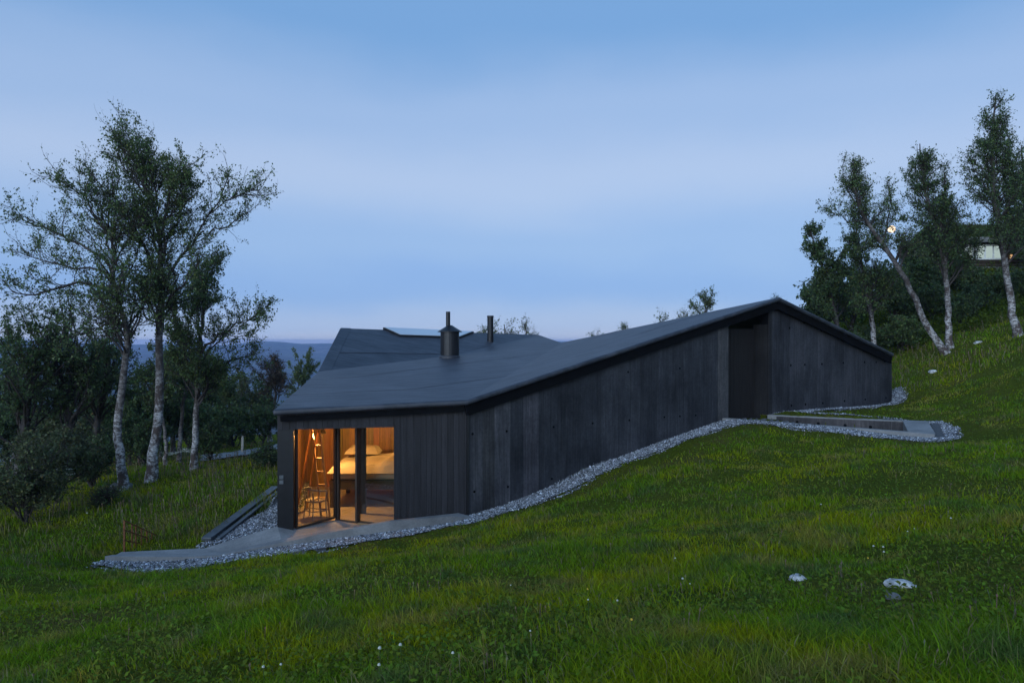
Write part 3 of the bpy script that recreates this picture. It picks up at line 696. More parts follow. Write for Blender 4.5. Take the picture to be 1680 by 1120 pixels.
# chair with a bowed top rail
cc_ = np.array([P(519, 0, 16.75)[0], 16.75]); chair = empty('chair', (*cc_, FLOOR), 'grey wooden armchair with bowed back rail behind the left glass pane', 'chair')
def tube(pts, r, seg=6):
    pts = [Vector(p) for p in pts]; V, Fc = [], []
    for k, p in enumerate(pts):
        d = (pts[min(k + 1, len(pts) - 1)] - pts[max(k - 1, 0)]).normalized(); up = Vector((0, 0, 1)) if abs(d.z) < .9 else Vector((1, 0, 0))
        s = d.cross(up).normalized(); q = s.cross(d)
        for j in range(seg):
            a = 2 * math.pi * j / seg; V.append(tuple(p + s * r * math.cos(a) + q * r * math.sin(a)))
    for k in range(len(pts) - 1):
        for j in range(seg): Fc.append((k * seg + j, k * seg + (j + 1) % seg, (k + 1) * seg + (j + 1) % seg, (k + 1) * seg + j))
    Fc += [tuple(range(seg)), tuple(range((len(pts) - 1) * seg, len(pts) * seg))]
    return V, Fc
def cp3(a, rr, z): return (cc_[0] + rr * math.cos(a), cc_[1] + rr * math.sin(a), FLOOR + z)
v_, f_ = tube([cp3(math.radians(a), .30, .70 + .05 * math.cos(math.radians(a + 130))) for a in range(130, 361, 15)], .017); mesh_obj('back_rail', v_, f_, 'grey_chair', chair)
for a in (140, 190, 270, 345):
    v_, f_ = tube([cp3(math.radians(a), .30, .0), cp3(math.radians(a), .25, .44), cp3(math.radians(a), .295, .69)], .015); mesh_obj('leg', v_, f_, 'grey_chair', chair)
for a in (160, 225, 250, 300):
    v_, f_ = tube([cp3(math.radians(a), .21, .43), cp3(math.radians(a), .295, .70)], .010); mesh_obj('spindle', v_, f_, 'grey_chair', chair)
for a, b in ((140, 190), (190, 270), (270, 345), (345, 500)):
    v_, f_ = tube([cp3(math.radians(a), .28, .2), cp3(math.radians(b), .28, .2)], .011); mesh_obj('stretcher', v_, f_, 'grey_chair', chair)
v_, f_ = lathe(cc_[0], cc_[1], [(.05, FLOOR + .425), (.25, FLOOR + .42), (.27, FLOOR + .435), (.26, FLOOR + .455), (.05, FLOOR + .45)], 16); mesh_obj('seat', v_, f_, 'linen', chair)
# raised bed
bx0, bx1, by0, by1 = -4.75, -1.6, 17.75, 19.6
bed = empty('bed', ((bx0 + bx1) / 2, (by0 + by1) / 2, FLOOR), 'raised dark bed platform behind the glass doors', 'bed')
v_, f_ = prism([(bx0, by0, -3.60), (bx1, by0, -3.60), (bx1, by1, -3.60), (bx0, by1, -3.60)], [(bx0, by0, -3.85), (bx1, by0, -3.85), (bx1, by1, -3.85), (bx0, by1, -3.85)]); mesh_obj('bed_frame', v_, f_, 'bed_dark', bed, bevel=.01)
for x in (bx0 + .06, bx1 - .06):
    for y in (by0 + .06, by1 - .06):
        v_, f_ = bar((x, y, FLOOR), (x, y, -3.85), .1, .1); mesh_obj('leg', v_, f_, 'bed_dark', bed)
v_, f_ = prism([(bx0 + .04, by0 + .04, -3.42), (bx1 - .04, by0 + .04, -3.42), (bx1 - .04, by1 - .04, -3.42), (bx0 + .04, by1 - .04, -3.42)], [(bx0 + .04, by0 + .04, -3.6), (bx1 - .04, by0 + .04, -3.6), (bx1 - .04, by1 - .04, -3.6), (bx0 + .04, by1 - .04, -3.6)]); mesh_obj('mattress', v_, f_, 'linen', bed, bevel=.04)
def soft(name, x0, x1, y0, y1, ztop, zlow, amp, label, cat, slope=0.0):
    nx_, ny_ = 40, 26; ax = np.linspace(x0, x1, nx_); ay = np.linspace(y0, y1, ny_); Xs, Ys = np.meshgrid(ax, ay)
    uu = (Xs - x0) / (x1 - x0); vv_ = (Ys - y0) / (y1 - y0)
    e = np.minimum(np.minimum(uu, 1 - uu) * (x1 - x0), np.minimum(vv_, 1 - vv_) * (y1 - y0)); e = 1 - np.clip(1 - e / .22, 0, 1) ** 2.4
    zt_ = zlow + (ztop - zlow) * e + slope * (uu - .5) * e + (fbm(Xs * 3.1 + 4, Ys * 3.1, 4) - .47) * amp * e + np.abs(fbm(Xs * 2 + Ys * 2.5, Ys * .7, 3) - .45) * amp * .8 * e
    V = np.concatenate([np.stack([Xs, Ys, zt_], -1).reshape(-1, 3), np.stack([Xs, Ys, zt_ * 0 + zlow - .005], -1).reshape(-1, 3)])
    i = np.arange(Xs.size).reshape(Xs.shape); Q = np.stack([i[:-1, :-1], i[:-1, 1:], i[1:, 1:], i[1:, :-1]], -1).reshape(-1, 4); Q2 = Q[:, ::-1] + Xs.size
    o = link_mesh(name, arr_mesh(name, V, np.concatenate([Q, Q2])), 'linen', smooth=True); tag(o, label, cat)
soft('duvet', bx0 - .05, bx1 + .02, by0 - .06, by1 - .1, -3.16, -3.42, .20, 'crumpled cream duvet spread over the raised bed', 'duvet', .18)
soft('pillow', -4.65, -3.7, 18.9, 19.5, -2.93, -3.12, .1, 'plump cream pillow on the bed under the reading lamp', 'pillow')
# lamps with warm light
def lamp(name, loc, label, power, r=.05):
    e = empty(name, loc, label, 'lamp')
    v_, f_ = lathe(loc[0], loc[1], [(.035, loc[2] + .11), (.05, loc[2] + .10), (.11, loc[2] - .04), (.105, loc[2] - .04), (.045, loc[2] + .095)], 20); mesh_obj('lamp_shade', v_, f_, 'black_metal', e)
    v_, f_ = lathe(loc[0], loc[1], [(.01, loc[2] + .05), (.03, loc[2] + .02), (.035, loc[2] - .01), (.02, loc[2] - .035)], 12); mesh_obj('light_bulb', v_, f_, 'bulb', e)
    d = bpy.data.lights.new('lamp_light', 'POINT'); d.energy = power; d.color = (1, .49, .13); d.shadow_soft_size = .05
    lo = bpy.data.objects.new('lamp_light', d); COL.objects.link(lo); lo.parent = e; lo.location = (0, 0, -.1)
    return e
l1 = lamp('ceiling_lamp', tuple(P(528, 708, 17.45)), 'glowing ceiling lamp above the stepladder', 200)
q = l1.location; v_, f_ = bar((q.x, q.y, q.z + .1), (q.x, q.y, CE), .012, .012); mesh_obj('cord', v_, f_, 'black_metal', l1)
l2 = lamp('reading_lamp', (-2.9, 19.2, -2.35), 'glowing reading lamp over the far end of the bed', 34)
q = l2.location; v_, f_ = merge([bar((q.x, q.y, q.z + .1), (q.x, q.y, q.z + .16), .015, .015), bar((q.x, q.y, q.z + .16), (q.x, 20.27, q.z + .16), .015, .015)]); mesh_obj('bracket', v_, f_, 'black_metal', l2)

# ------------------------------------------------------------------ small things round the house
# drain channel: two dark planks lying on the gravel left of the front
ch_ = empty('drain_channel', tuple(P(340, 887, 14.95)), 'long dark metal drain channel lying in gravel left of the cabin', 'drain channel')
a = P(338, 884, 14.95); b = P(452, 799, 18.9)
v_, f_ = bar(tuple(a), tuple(b), .22, .07); mesh_obj('channel_lid', v_, f_, 'steel_grey', ch_, bevel=.01)
v_, f_ = bar(tuple(a + [.22, .08, -.03]), tuple(b + [.2, 0, -.02]), .10, .05); mesh_obj('channel_edge', v_, f_, 'steel_grey', ch_, bevel=.008)
# rusty handrail at the end of the terrace
rl = empty('handrail', tuple(P(204, 904, 14.5)), 'thin rusty steel handrail with posts at the terrace end', 'handrail')
Yr = 14.5
def rz(u, top): return P(u, top, Yr + (u - 204) * .02)
for u, top in ((204, 854), (216.5, 859), (223, 860), (249, 874), (256, 877), (232, 866), (241, 870)):
    a = rz(u, top); g = float(ground_z(np.array([a[0]]), np.array([a[1]]))[0])
    v_, f_ = bar((a[0], a[1], min(g, a[2] - .3) - .1), tuple(a), .022 if u != 204 else .035, .022); mesh_obj('post', v_, f_, 'rust', rl)
for dz in (0, .2, .42):
    v_, f_ = bar(tuple(rz(203, 853) - [0, 0, dz]), tuple(rz(266, 882) - [0, 0, dz * .6]), .02, .02); mesh_obj('rail', v_, f_, 'rust', rl)
# marker post by the track
q = P(397, 742, gdepth(397, 743)); v_, f_ = merge([bar((q[0], q[1], q[2] - .3), (q[0] + .03, q[1], q[2] + .72), .11, .05), bar((q[0] + .03, q[1], q[2] + .72), (q[0] + .033, q[1], q[2] + .80), .07, .04)])
tag(mesh_obj('marker_post', v_, f_, 'post_wood', bevel=.006), 'pale wooden marker post standing by the track', 'post')

# rocks
def rock(u, v, Y, sx, sy, sz, label, seed, matn='pale_rock', group=None):
    bm = bmesh.new(); bmesh.ops.create_icosphere(bm, subdivisions=3, radius=1.0)
    r_ = np.random.default_rng(seed); ph = r_.uniform(0, 20, 3)
    for vt_ in bm.verts:
        p = vt_.co; n_ = float(fbm(np.array([p.x * 1.6 + ph[0] + p.z]), np.array([p.y * 1.6 + ph[1] - p.z]), 4)[0])
        s = .72 + .62 * n_
        vt_.co = Vector((p.x * sx * s, p.y * sy * s, p.z * sz * s))
    me = bpy.data.meshes.new('rock'); bm.to_mesh(me); bm.free()
    o = link_mesh('rock', me, matn); x, y = XY(u, Y); o.location = (x, y, float(ground_z(np.array([x]), np.array([y]))[0]) + sz * .18); o.rotation_euler = (0, r_.uniform(-.2, .2), r_.uniform(-.5, .5))
    tag(o, label, 'rock', group); return o
def gdepth(u, v):
    """distance at which the sight line through (u, v) meets the ground"""
    Ys = np.linspace(2.5, 45, 4000); zs = ground_z((u - 840) / F * Ys, Ys); hit = np.where((560 - v) / F * Ys < zs)[0]
    return float(Ys[hit[0]]) if len(hit) else 45.0
rock(1478, 958, gdepth(1478, 962), .115, .07, .05, 'pale lichen-covered rock in the grass, the larger of two', 3)
rock(1308, 948, gdepth(1308, 951), .08, .06, .045, 'small bluish white rock half hidden in the grass', 5)
rock(1467, 980, gdepth(1467, 982), .06, .05, .035, 'small dark stone in the grass below the pale rock', 8, 'stone_base')
rock(1605, 545, 28.5, .16, .12, .07, 'flat grey rock in the grass beside the twin birch', 11)
rock(198, 800, 20.2, .35, .25, .2, 'grey boulder at the foot of the leaning birch', 15, 'stone_base')
rock(1530, 583, 27.5, .16, .14, .09, 'small rock by the leaning birch foot', 12)

# ------------------------------------------------------------------ neighbouring cabin on the hill
Yc = 42.0
nb = empty('hill_cabin', tuple(P(1620, 442, Yc)), 'turf-roofed log cabin with lit windows up on the hill', 'house')
x0, x1 = P(1566, 0, Yc)[0], P(1760, 0, Yc)[0]; zb = P(0, 436, Yc)[2] - .6; zw = P(0, 398, Yc)[2]; zr = P(0, 368, Yc)[2]; D = 4.2
v_, f_ = prism([(x0, Yc, zb + .55), (x1, Yc, zb + .55), (x1, Yc + D, zb + .55), (x0, Yc + D, zb + .55)], [(x0, Yc, zb - 2), (x1, Yc, zb - 2), (x1, Yc + D, zb - 2), (x0, Yc + D, zb - 2)]); mesh_obj('stone_base', v_, f_, 'stone_base', nb)
nl = 7; hh = (zw - zb - .55) / nl
for k in range(nl):
    z = zb + .55 + hh * (k + .5)
    V, Fc = tube([(x0 - .15, Yc + .12, z), (x1 + .15, Yc + .12, z)], hh * .52, 8); mesh_obj('log', V, Fc, 'log_wall', nb)
    V, Fc = tube([(x0 + .1, Yc - .15, z + hh * .25), (x0 + .1, Yc + D, z + hh * .25)], hh * .5, 8); mesh_obj('log', V, Fc, 'log_wall', nb)
v_, f_ = prism([(x0 + .2, Yc + .2, zw), (x1, Yc + .2, zw), (x1, Yc + D, zw), (x0 + .2, Yc + D, zw)], [(x0 + .2, Yc + .2, zb), (x1, Yc + .2, zb), (x1, Yc + D, zb), (x0 + .2, Yc + D, zb)]); mesh_obj('wall', v_, f_, 'log_wall', nb)
ov = .7; ym = Yc + D / 2
prof = [(Yc - ov, zw - .05), (ym, zr), (Yc + D + ov, zw - .05), (Yc + D + ov, zw + .22), (ym, zr + .3), (Yc - ov, zw + .22)]
V = [(x0 - .5, y, z) for y, z in prof] + [(x1 + .5, y, z) for y, z in prof]; n = 6
Fc = [(5, 4, 1, 0), (4, 3, 2, 1), (6, 7, 10, 11), (7, 8, 9, 10)] + [(k, (k + 1) % n, (k + 1) % n + n, k + n) for k in range(n)]
tr2 = mesh_obj('turf_roof', V, Fc, 'turf', nb)
v_, f_ = bar((x0 - .55, Yc - ov - .03, zw + .08), (x1 + .55, Yc - ov - .03, zw + .08), .05, .3); mesh_obj('fascia', v_, f_, 'stone_base', tr2)
for ua, ub, va, vb in ((1575, 1594, 403, 424), (1600, 1641, 403, 425)):
    xa, xb = P(ua, 0, Yc)[0], P(ub, 0, Yc)[0]; za, zb_ = P(0, va, Yc)[2], P(0, vb, Yc)[2]
    fr = [bar((xa, Yc - .09, za), (xb, Yc - .09, za), .1, .09), bar((xa, Yc - .09, zb_), (xb, Yc - .09, zb_), .1, .09)]
    ks = 2 if ub - ua < 25 else 3
    for k in range(ks + 1):
        x = xa + (xb - xa) * k / ks; fr.append(bar((x, Yc - .09, zb_ + .045), (x, Yc - .09, za - .045), .09, .1))
    v_, f_ = merge(fr); w = mesh_obj('window', v_, f_, 'white_paint', nb)
    for k in range(ks):
        xl, xr = xa + (xb - xa) * k / ks + .05, xa + (xb - xa) * (k + 1) / ks - .05
        v_, f_ = bar((xl, Yc - .09, (za + zb_) / 2), (xr, Yc - .09, (za + zb_) / 2), .02, za - zb_ - .1); mesh_obj('pane', v_, f_, 'lit_window', w)
xa = P(1657, 0, Yc)[0]; v_, f_ = bar((xa, Yc - .13, P(0, 424, Yc)[2]), (xa, Yc - .13, P(0, 400, Yc)[2]), .16, .05, up=(0, 1, 0)); mesh_obj('porch_light_panel', v_, f_, 'lit_warm', nb)

# ------------------------------------------------------------------ moon
bm = bmesh.new(); bmesh.ops.create_uvsphere(bm, u_segments=24, v_segments=16, radius=36); me = bpy.data.meshes.new('moon'); bm.to_mesh(me); bm.free()
mo = link_mesh('moon', me, 'moonlight'); mo.location = tuple(P(1463, 376, 7000)); tag(mo, 'small pale orange moon glowing through the birch leaves', 'moon')

# ------------------------------------------------------------------ trees
def norm(a): return a / np.maximum(np.linalg.norm(a, axis=-1, keepdims=True), 1e-9)
def grow(st, dr, ln, K, wander, up, g):
    n = len(st); out = np.zeros((n, K, 3)); out[:, 0] = st; d = norm(dr)
    for k in range(1, K):
        d = norm(d + g.normal(0, wander, (n, 3)) + np.array([0, 0, up])); out[:, k] = out[:, k - 1] + d * (ln / (K - 1))[:, None]
    return out
def tubes(pl, rad, sides, bark):
    """pl (n,K,3), rad (n,K) -> verts, quads, bark values"""
    n, K, _ = pl.shape
    tg = np.gradient(pl, axis=1); tg = norm(tg); ref = np.where(np.abs(tg[..., 2:3]) > .9, np.array([1., 0, 0]), np.array([0, 0, 1.]))
    s = norm(np.cross(tg, ref)); q = np.cross(s, tg)
    a = np.arange(sides) * 2 * np.pi / sides
    V = pl[:, :, None] + rad[:, :, None, None] * (s[:, :, None] * np.cos(a)[:, None] + q[:, :, None] * np.sin(a)[:, None])
    i = np.arange(n * K * sides).reshape(n, K, sides); j = np.roll(i, -1, 2)
    Q = np.stack([i[:, :-1], j[:, :-1], j[:, 1:], i[:, 1:]], -1).reshape(-1, 4)
    return V.reshape(-1, 3), Q, np.broadcast_to(np.asarray(bark)[..., None], (n, K, sides)).reshape(-1)
def resample(p, K):
    p = np.asarray(p, float); d = np.concatenate([[0], np.cumsum(np.linalg.norm(np.diff(p, axis=0), axis=1))]); t_ = np.linspace(0, d[-1], K)
    # smooth (Catmull-Rom like) by cubic-ish averaging after dense linear sampling
    q = np.stack([np.interp(t_, d, p[:, k]) for k in range(3)], 1)
    for _ in range(2): q[1:-1] = q[1:-1] * .5 + (q[:-2] + q[2:]) * .25
    return q
def pick(pl, n, lo, hi, g, wts=None):
    ln = np.linalg.norm(np.diff(pl, axis=1), axis=2).sum(1); w = ln if wts is None else wts; w = w / w.sum()
    idx = g.choice(len(pl), n, p=w); f = g.uniform(lo, hi, n); K = pl.shape[1]; x = f * (K - 1); k = np.minimum(x.astype(int), K - 2); r = (x - k)[:, None]
    a, b = pl[idx, k], pl[idx, k + 1]; return idx, f, a + (b - a) * r, norm(b - a), ln[idx]
def side(tg, ang, g):
    r = g.normal(0, 1, tg.shape); r = norm(r - (r * tg).sum(-1, keepdims=True) * tg); return norm(tg * np.cos(ang)[:, None] + r * np.sin(ang)[:, None])
LEAF = {'birch': (.085, .125, .045), 'dark': (.070, .108, .042), 'pale': (.10, .135, .052), 'olive': (.075, .090, .040), 'russet': (.085, .062, .045)}
def make_tree(label, trunk, r0, limbs=(), f0=.35, n1=26, len1=2.2, ang1=(.6, 1.0), up1=.10, n2=170, len2=.9, n3=1100, len3=.42, leaves=9000, ls=.05, leaf='birch', white=1.0, seed=1, prof='cone', name='birch_tree', cat='tree', group=None, wander=.16, rtop=.02, spread=.05, yflat=1.0):
    g = np.random.default_rng(seed)
    base = np.array(trunk[0], float); tr = resample(trunk, 22)[None]; K0 = 22
    tr[0, 1:-1] += g.normal(0, .02, (K0 - 2, 3))
    H = np.linalg.norm(np.diff(tr[0], axis=0), axis=1).sum(); f = np.linspace(0, 1, K0)
    rad0 = (r0 * (1 - f) ** .8 + rtop)[None]; rad0[0, 0] *= 1.45; rad0[0, 1] *= 1.12
    parts = [tubes(tr, rad0, 9, np.clip(white * np.clip(1.35 - 3.0 * f, .22, 1), 0, 1)[None])]
    # first-order limbs
    idx, ff, p, tg, _ = pick(tr, n1, f0, .97, g)
    g1 = (ff - f0) / (1 - f0)
    pr = {'cone': 1.05 - .85 * g1, 'round': .45 + .9 * np.sin(np.pi * np.clip(g1 * .85 + .12, 0, 1)) * .75, 'up': .9 - .35 * g1}[prof]
    az = np.arange(n1) * 2.39996 + g.uniform(0, 6.28) + g.normal(0, .3, n1); an = g.uniform(*ang1, n1)
    d = np.stack([np.cos(az) * np.sin(an), np.sin(az) * np.sin(an) * yflat, np.cos(an)], 1); d = norm(d * .8 + tg * .25)
    l1 = len1 * pr * g.uniform(.65, 1.2, n1)
    K1 = 9; b1 = grow(p, d, l1, K1, wander, up1, g); rr1 = np.interp(ff, f, rad0[0]) * g.uniform(.32, .5, n1)
    rr1 = np.minimum(rr1, .012 + .018 * l1)
    for lm in limbs:
        q = resample(lm[0], K1)[None]; q[0, 1:] += g.normal(0, .05, (K1 - 1, 3)); b1 = np.concatenate([b1, q]); rr1 = np.append(rr1, lm[1])
    t1 = np.linspace(0, 1, K1); R1 = rr1[:, None] * (1 - .82 * t1)[None] + .004
    parts.append(tubes(b1, R1, 5, np.clip((R1 - .035) * 14, 0, .75) * white))
    top = tr[:, int(K0 * .6):]; top = np.stack([resample(top[0], K1)])
    par = np.concatenate([b1, top])
    wln = np.linalg.norm(np.diff(par, axis=1), axis=2).sum(1); wln[-1] *= .3
    idx, ff, p, tg, pl_ = pick(par, n2, .22, 1.0, g, wln)
    l2 = len2 * g.uniform(.5, 1.25, n2) * np.clip(1.15 - .6 * ff, .3, 1)
    ztop_ = tr[0, :, 2].max(); l2 = l2 * (np.clip((ztop_ + .25 - p[:, 2]) / (.30 * H), .30, 1) if prof != 'up' else 1.0)
    b2 = grow(p, side(tg, g.uniform(.45, 1.05, n2), g), l2, 6, wander * 1.25, up1 * 1.2, g)
    R2 = (.006 + .006 * l2)[:, None] * (1 - .7 * np.linspace(0, 1, 6))[None]
    parts.append(tubes(b2, R2, 4, np.zeros_like(R2)))
    par2 = np.concatenate([b2, b1[:, -6:]])
    idx, ff, p, tg, _ = pick(par2, n3, .25, 1.0, g)
    l3 = len3 * g.uniform(.5, 1.3, n3); b3 = grow(p, side(tg, g.uniform(.3, 1.0, n3), g), l3, 4, .22, .06, g)
    R3 = np.full((n3, 4), .0042) * np.linspace(1, .5, 4)[None]
    parts.append(tubes(b3, R3, 3, np.zeros_like(R3)))
    # leaves in bunches along the twigs
    tw_w = g.gamma(.9, 1.0, n3) + .05
    idx, ff, p, tg, _ = pick(b3, leaves, .15, 1.02, g, tw_w)
    p = p + g.normal(0, spread, p.shape)
    nr = norm(g.normal(0, 1, (leaves, 3)) + np.array([0, 0, .45])); ax = norm(np.cross(nr, norm(g.normal(0, 1, (leaves, 3))))); bx = np.cross(nr, ax)
    sz = ls * g.uniform(.6, 1.3, leaves)[:, None]
    Vl = np.stack([p - ax * sz * .6, p - bx * sz * .42 + nr * sz * .1, p + ax * sz * .7, p + bx * sz * .42 + nr * sz * .1], 1).reshape(-1, 3)
    Ql = np.arange(leaves * 4).reshape(-1, 4)
    bc = np.array(LEAF[leaf]); c = bc[None] * g.uniform(.6, 1.5, (leaves, 1)) * (1 + g.normal(0, .10, (leaves, 3)))
    yl_ = g.random(leaves) < .06; c[yl_] = c[yl_] * [1.6, 1.3, .9]
    root = empty(name, tuple(base), label, cat, group)
    V, Qs, B, k = [], [], [], 0
    for v, q, b in parts: V.append(v); Qs.append(q + k); B.append(b); k += len(v)
    me = arr_mesh('trunk', np.concatenate(V) - base, np.concatenate(Qs), None, {'bark': ('FLOAT', np.concatenate(B))})
    link_mesh('trunk', me, 'birch_bark', root, smooth=True)
    link_mesh('crown', arr_mesh('crown', Vl - base, Ql, None, {'tint': ('FLOAT_COLOR', np.clip(np.repeat(c, 4, 0), .004, .5))}), 'leaf', root)
    return root
def px(lst, Y, dy=None):
    """photo polyline at distance Y (optionally drifting in depth)"""
    n = len(lst); return [tuple(P(u, v, Y + (dy[k] if dy else 0))) for k, (u, v) in enumerate(lst)]
def plant_base(pts_):
    x, y, z = pts_[0]; g_ = float(ground_z(np.array([x]), np.array([y]))[0]); pts_[0] = (x, y, g_ - .06); return pts_

# three birches left of the cabin
Y1, Y2, Y3 = 20.0, 21.0, 24.0
t1_ = plant_base(px([(203, 802), (199, 755), (194, 718), (188, 690), (198, 657), (207, 610), (211, 560), (204, 520), (191, 490), (183, 440), (189, 403), (180, 375), (165, 350)], Y1))
lm = [(px([(188, 480), (160, 468), (121, 463), (90, 474), (64, 481), (20, 480)], Y1, [0, -.2, -.5, -.7, -.9, -1]), .055),
      (px([(183, 440), (160, 415), (132, 403), (105, 390), (82, 378), (30, 356)], Y1, [0, .2, .4, .6, .8, 1]), .045),
      (px([(186, 420), (170, 375), (140, 330), (110, 305), (82, 290)], Y1, [0, -.3, -.5, -.8, -1]), .035),
      (px([(205, 520), (180, 530), (140, 545), (110, 540)], Y1, [0, -.5, -1, -1.3]), .03),
      (px([(189, 495), (215, 450), (228, 400), (236, 360)], Y1, [0, .3, .5, .8]), .03),
      (px([(186, 455), (140, 440), (95, 430), (50, 425), (25, 412)], Y1, [0, .5, .9, 1.3, 1.6]), .035)]
make_tree('leaning birch with crooked white trunk and wide left-reaching crown', t1_, .118, lm, f0=.45, n1=26, len1=1.9, ang1=(.5, 1.1), n2=460, len2=1.3, n3=2600, len3=.42, leaves=19000, ls=.052, seed=11, prof='up', wander=.2)
t2_ = plant_base(px([(248, 786), (250, 750), (258, 700), (263, 640), (262, 560), (263, 480), (265, 430), (262, 380), (254, 340), (242, 308), (228, 284), (216, 272)], Y2))
lm = [(px([(265, 470), (293, 431), (318, 395), (340, 360), (357, 328), (378, 281)], Y2, [0, .1, .2, .3, .3, .3]), .05),
      (px([(264, 440), (272, 380), (272, 320), (284, 295), (298, 280)], Y2, [0, -.2, -.4, -.5, -.5]), .045),
      (px([(262, 460), (240, 410), (215, 360), (170, 310), (145, 275)], Y2, [0, -.3, -.6, -.8, -.9]), .045),
      (px([(258, 360), (240, 300), (232, 262), (236, 245)], Y2, [0, .3, .5, .5]), .03),
      (px([(318, 395), (350, 375), (385, 365), (405, 345)], Y2, [.2, .4, .6, .7]), .02),
      (px([(345, 350), (375, 330), (400, 312), (428, 313)], Y2, [.3, .2, .1, 0]), .016),
      (px([(263, 500), (300, 470), (330, 430)], Y2, [0, -.5, -1]), .03),
      (px([(262, 540), (225, 500), (205, 470)], Y2, [0, .6, 1.]), .03)]
make_tree('tall double-topped birch with straight white trunk between the leaning and slim birches', t2_, .135, lm, f0=.42, n1=34, len1=2.1, ang1=(.4, 1.0), n2=560, len2=1.3, n3=3200, len3=.42, leaves=30000, ls=.052, seed=23, prof='up', wander=.18)
t3_ = plant_base(px([(318, 767), (320, 720), (324, 660), (326, 600), (332, 540), (336, 490), (340, 440)], Y3))
lm = [(px([(330, 580), (360, 550), (395, 525), (430, 515)], Y3, [0, -.3, -.6, -.8]), .045), (px([(327, 620), (360, 600), (400, 585), (420, 580)], Y3, [0, .4, .8, 1]), .035), (px([(326, 600), (300, 560), (285, 520), (280, 480)], Y3, [0, .3, .6, .6]), .04)]
make_tree('slim grey birch nearest the cabin with low right-reaching boughs', t3_, .10, lm, f0=.3, n1=22, len1=1.9, ang1=(.6, 1.2), n2=380, len2=1.2, n3=2600, len3=.45, leaves=24000, ls=.058, seed=31, prof='round')

# darker trees and thicket further left
def quick(label, u, vb, Y, vt, r0, lean=0, **k):
    mid = [(u, vb), (u + lean * .3 + random.uniform(-6, 6), vb + (vt - vb) * .33), (u + lean * .7 + random.uniform(-8, 8), vb + (vt - vb) * .66), (u + lean, vt)]
    return make_tree(label, plant_base(px(mid, Y)), r0, **k)
random.seed(5)
kw = dict(n1=26, n2=300, n3=1700, leaves=9500, ls=.07, prof='round', leaf='dark', white=.25)
quick('dark gnarled tree at the left picture edge above the willow shrub', 30, 770, 23, 560, .16, 25, seed=41, f0=.2, len1=2.4, **kw)
quick('dark dense birch with a raised top left of the leaning birch', 112, 750, 24, 530, .17, -8, seed=42, f0=.25, len1=2.3, **kw)
quick('dark twisted tree right behind the raised-top birch', 150, 740, 27, 560, .15, 30, seed=43, f0=.2, len1=2.2, **kw)
kw = dict(n1=20, n2=200, n3=1000, leaves=9500, ls=.10, prof='round', white=.5)
labs = ['young green tree in the gap between the two nearest birch trunks', 'bushy tree behind the leaning birch trunk', 'bushy tree seen behind the tall birch trunk', 'dark green tree behind the slim grey birch', 'round green tree behind the pale track',
        'low pale tree just right of the slim grey birch', 'dusky tree by the cabin edge behind the russet one', 'far pale bush tree peeping beside the rear roof', 'shadowy tree at far left behind the dark gnarled tree', 'low dark tree at the left end of the thicket']
spec = [(232, 745, 32, 640, 1.9, 'dark'), (165, 745, 36, 600, 2.5, 'dark'), (285, 745, 38, 590, 2.6, 'dark'), (345, 738, 40, 610, 2.6, 'birch'), (400, 725, 52, 640, 3.0, 'olive'),
        (375, 735, 45, 650, 2.4, 'pale'), (432, 722, 55, 650, 2.6, 'dark'), (494, 690, 60, 600, 2.8, 'pale'), (20, 745, 36, 600, 3.0, 'dark'), (80, 745, 42, 640, 3.2, 'dark')]
for k, (u, vb, Y, vt, l1_, lf) in enumerate(spec):
    quick(labs[k], u, vb, Y, vt, .12, random.uniform(-12, 12), seed=50 + k, f0=.12, len1=l1_, leaf=lf, **kw)
quick('sparse russet birch beside the cabin wall', 443, 738, 44, 605, .13, 4, seed=70, f0=.3, n1=26, len1=1.7, n2=280, n3=1300, leaves=5200, ls=.075, leaf='russet', prof='round', white=.7)
quick('thin bare-stemmed birch between the tall and slim birches', 293, 762, 27, 560, .07, 6, seed=71, f0=.45, n1=14, len1=1.2, n2=120, n3=600, leaves=4200, ls=.07, leaf='dark', prof='round', white=.9)
quick('thin leaning sapling right of the tall birch foot', 272, 770, 25, 600, .05, -14, seed=72, f0=.4, n1=12, len1=1.1, n2=100, n3=500, leaves=3600, ls=.065, leaf='dark', prof='round', white=.9)

UND = [(15, 700, 30), (62, 690, 33), (118, 700, 29), (160, 685, 34), (214, 695, 31), (262, 690, 35), (305, 685, 33), (352, 690, 37), (392, 688, 41), (428, 690, 40)]
ULB = ['low bush at the far left under the gnarled tree', 'low bush under the raised-top birch at left', 'low bush behind the second willow shrub', 'dark bush left of the leaning birch trunk', 'dark bush in the gap right of the leaning birch', 'dark bush directly behind the tall birch trunk', 'dark bush between tall and slim birch trunks', 'bush right behind the slim grey birch', 'bush above the pale marker post', 'bush at the end of the track by the cabin']
for k, (u, vt, Y) in enumerate(UND):
    quick(ULB[k], u, 755, Y, vt, .05, random.uniform(-10, 10), seed=250 + k, f0=.05, n1=22, len1=1.7, ang1=(.6, 1.35), n2=200, n3=900, leaves=8500, ls=.085, leaf=('dark', 'birch', 'olive')[k % 3], prof='round', white=.3, name='bush', cat='bush')
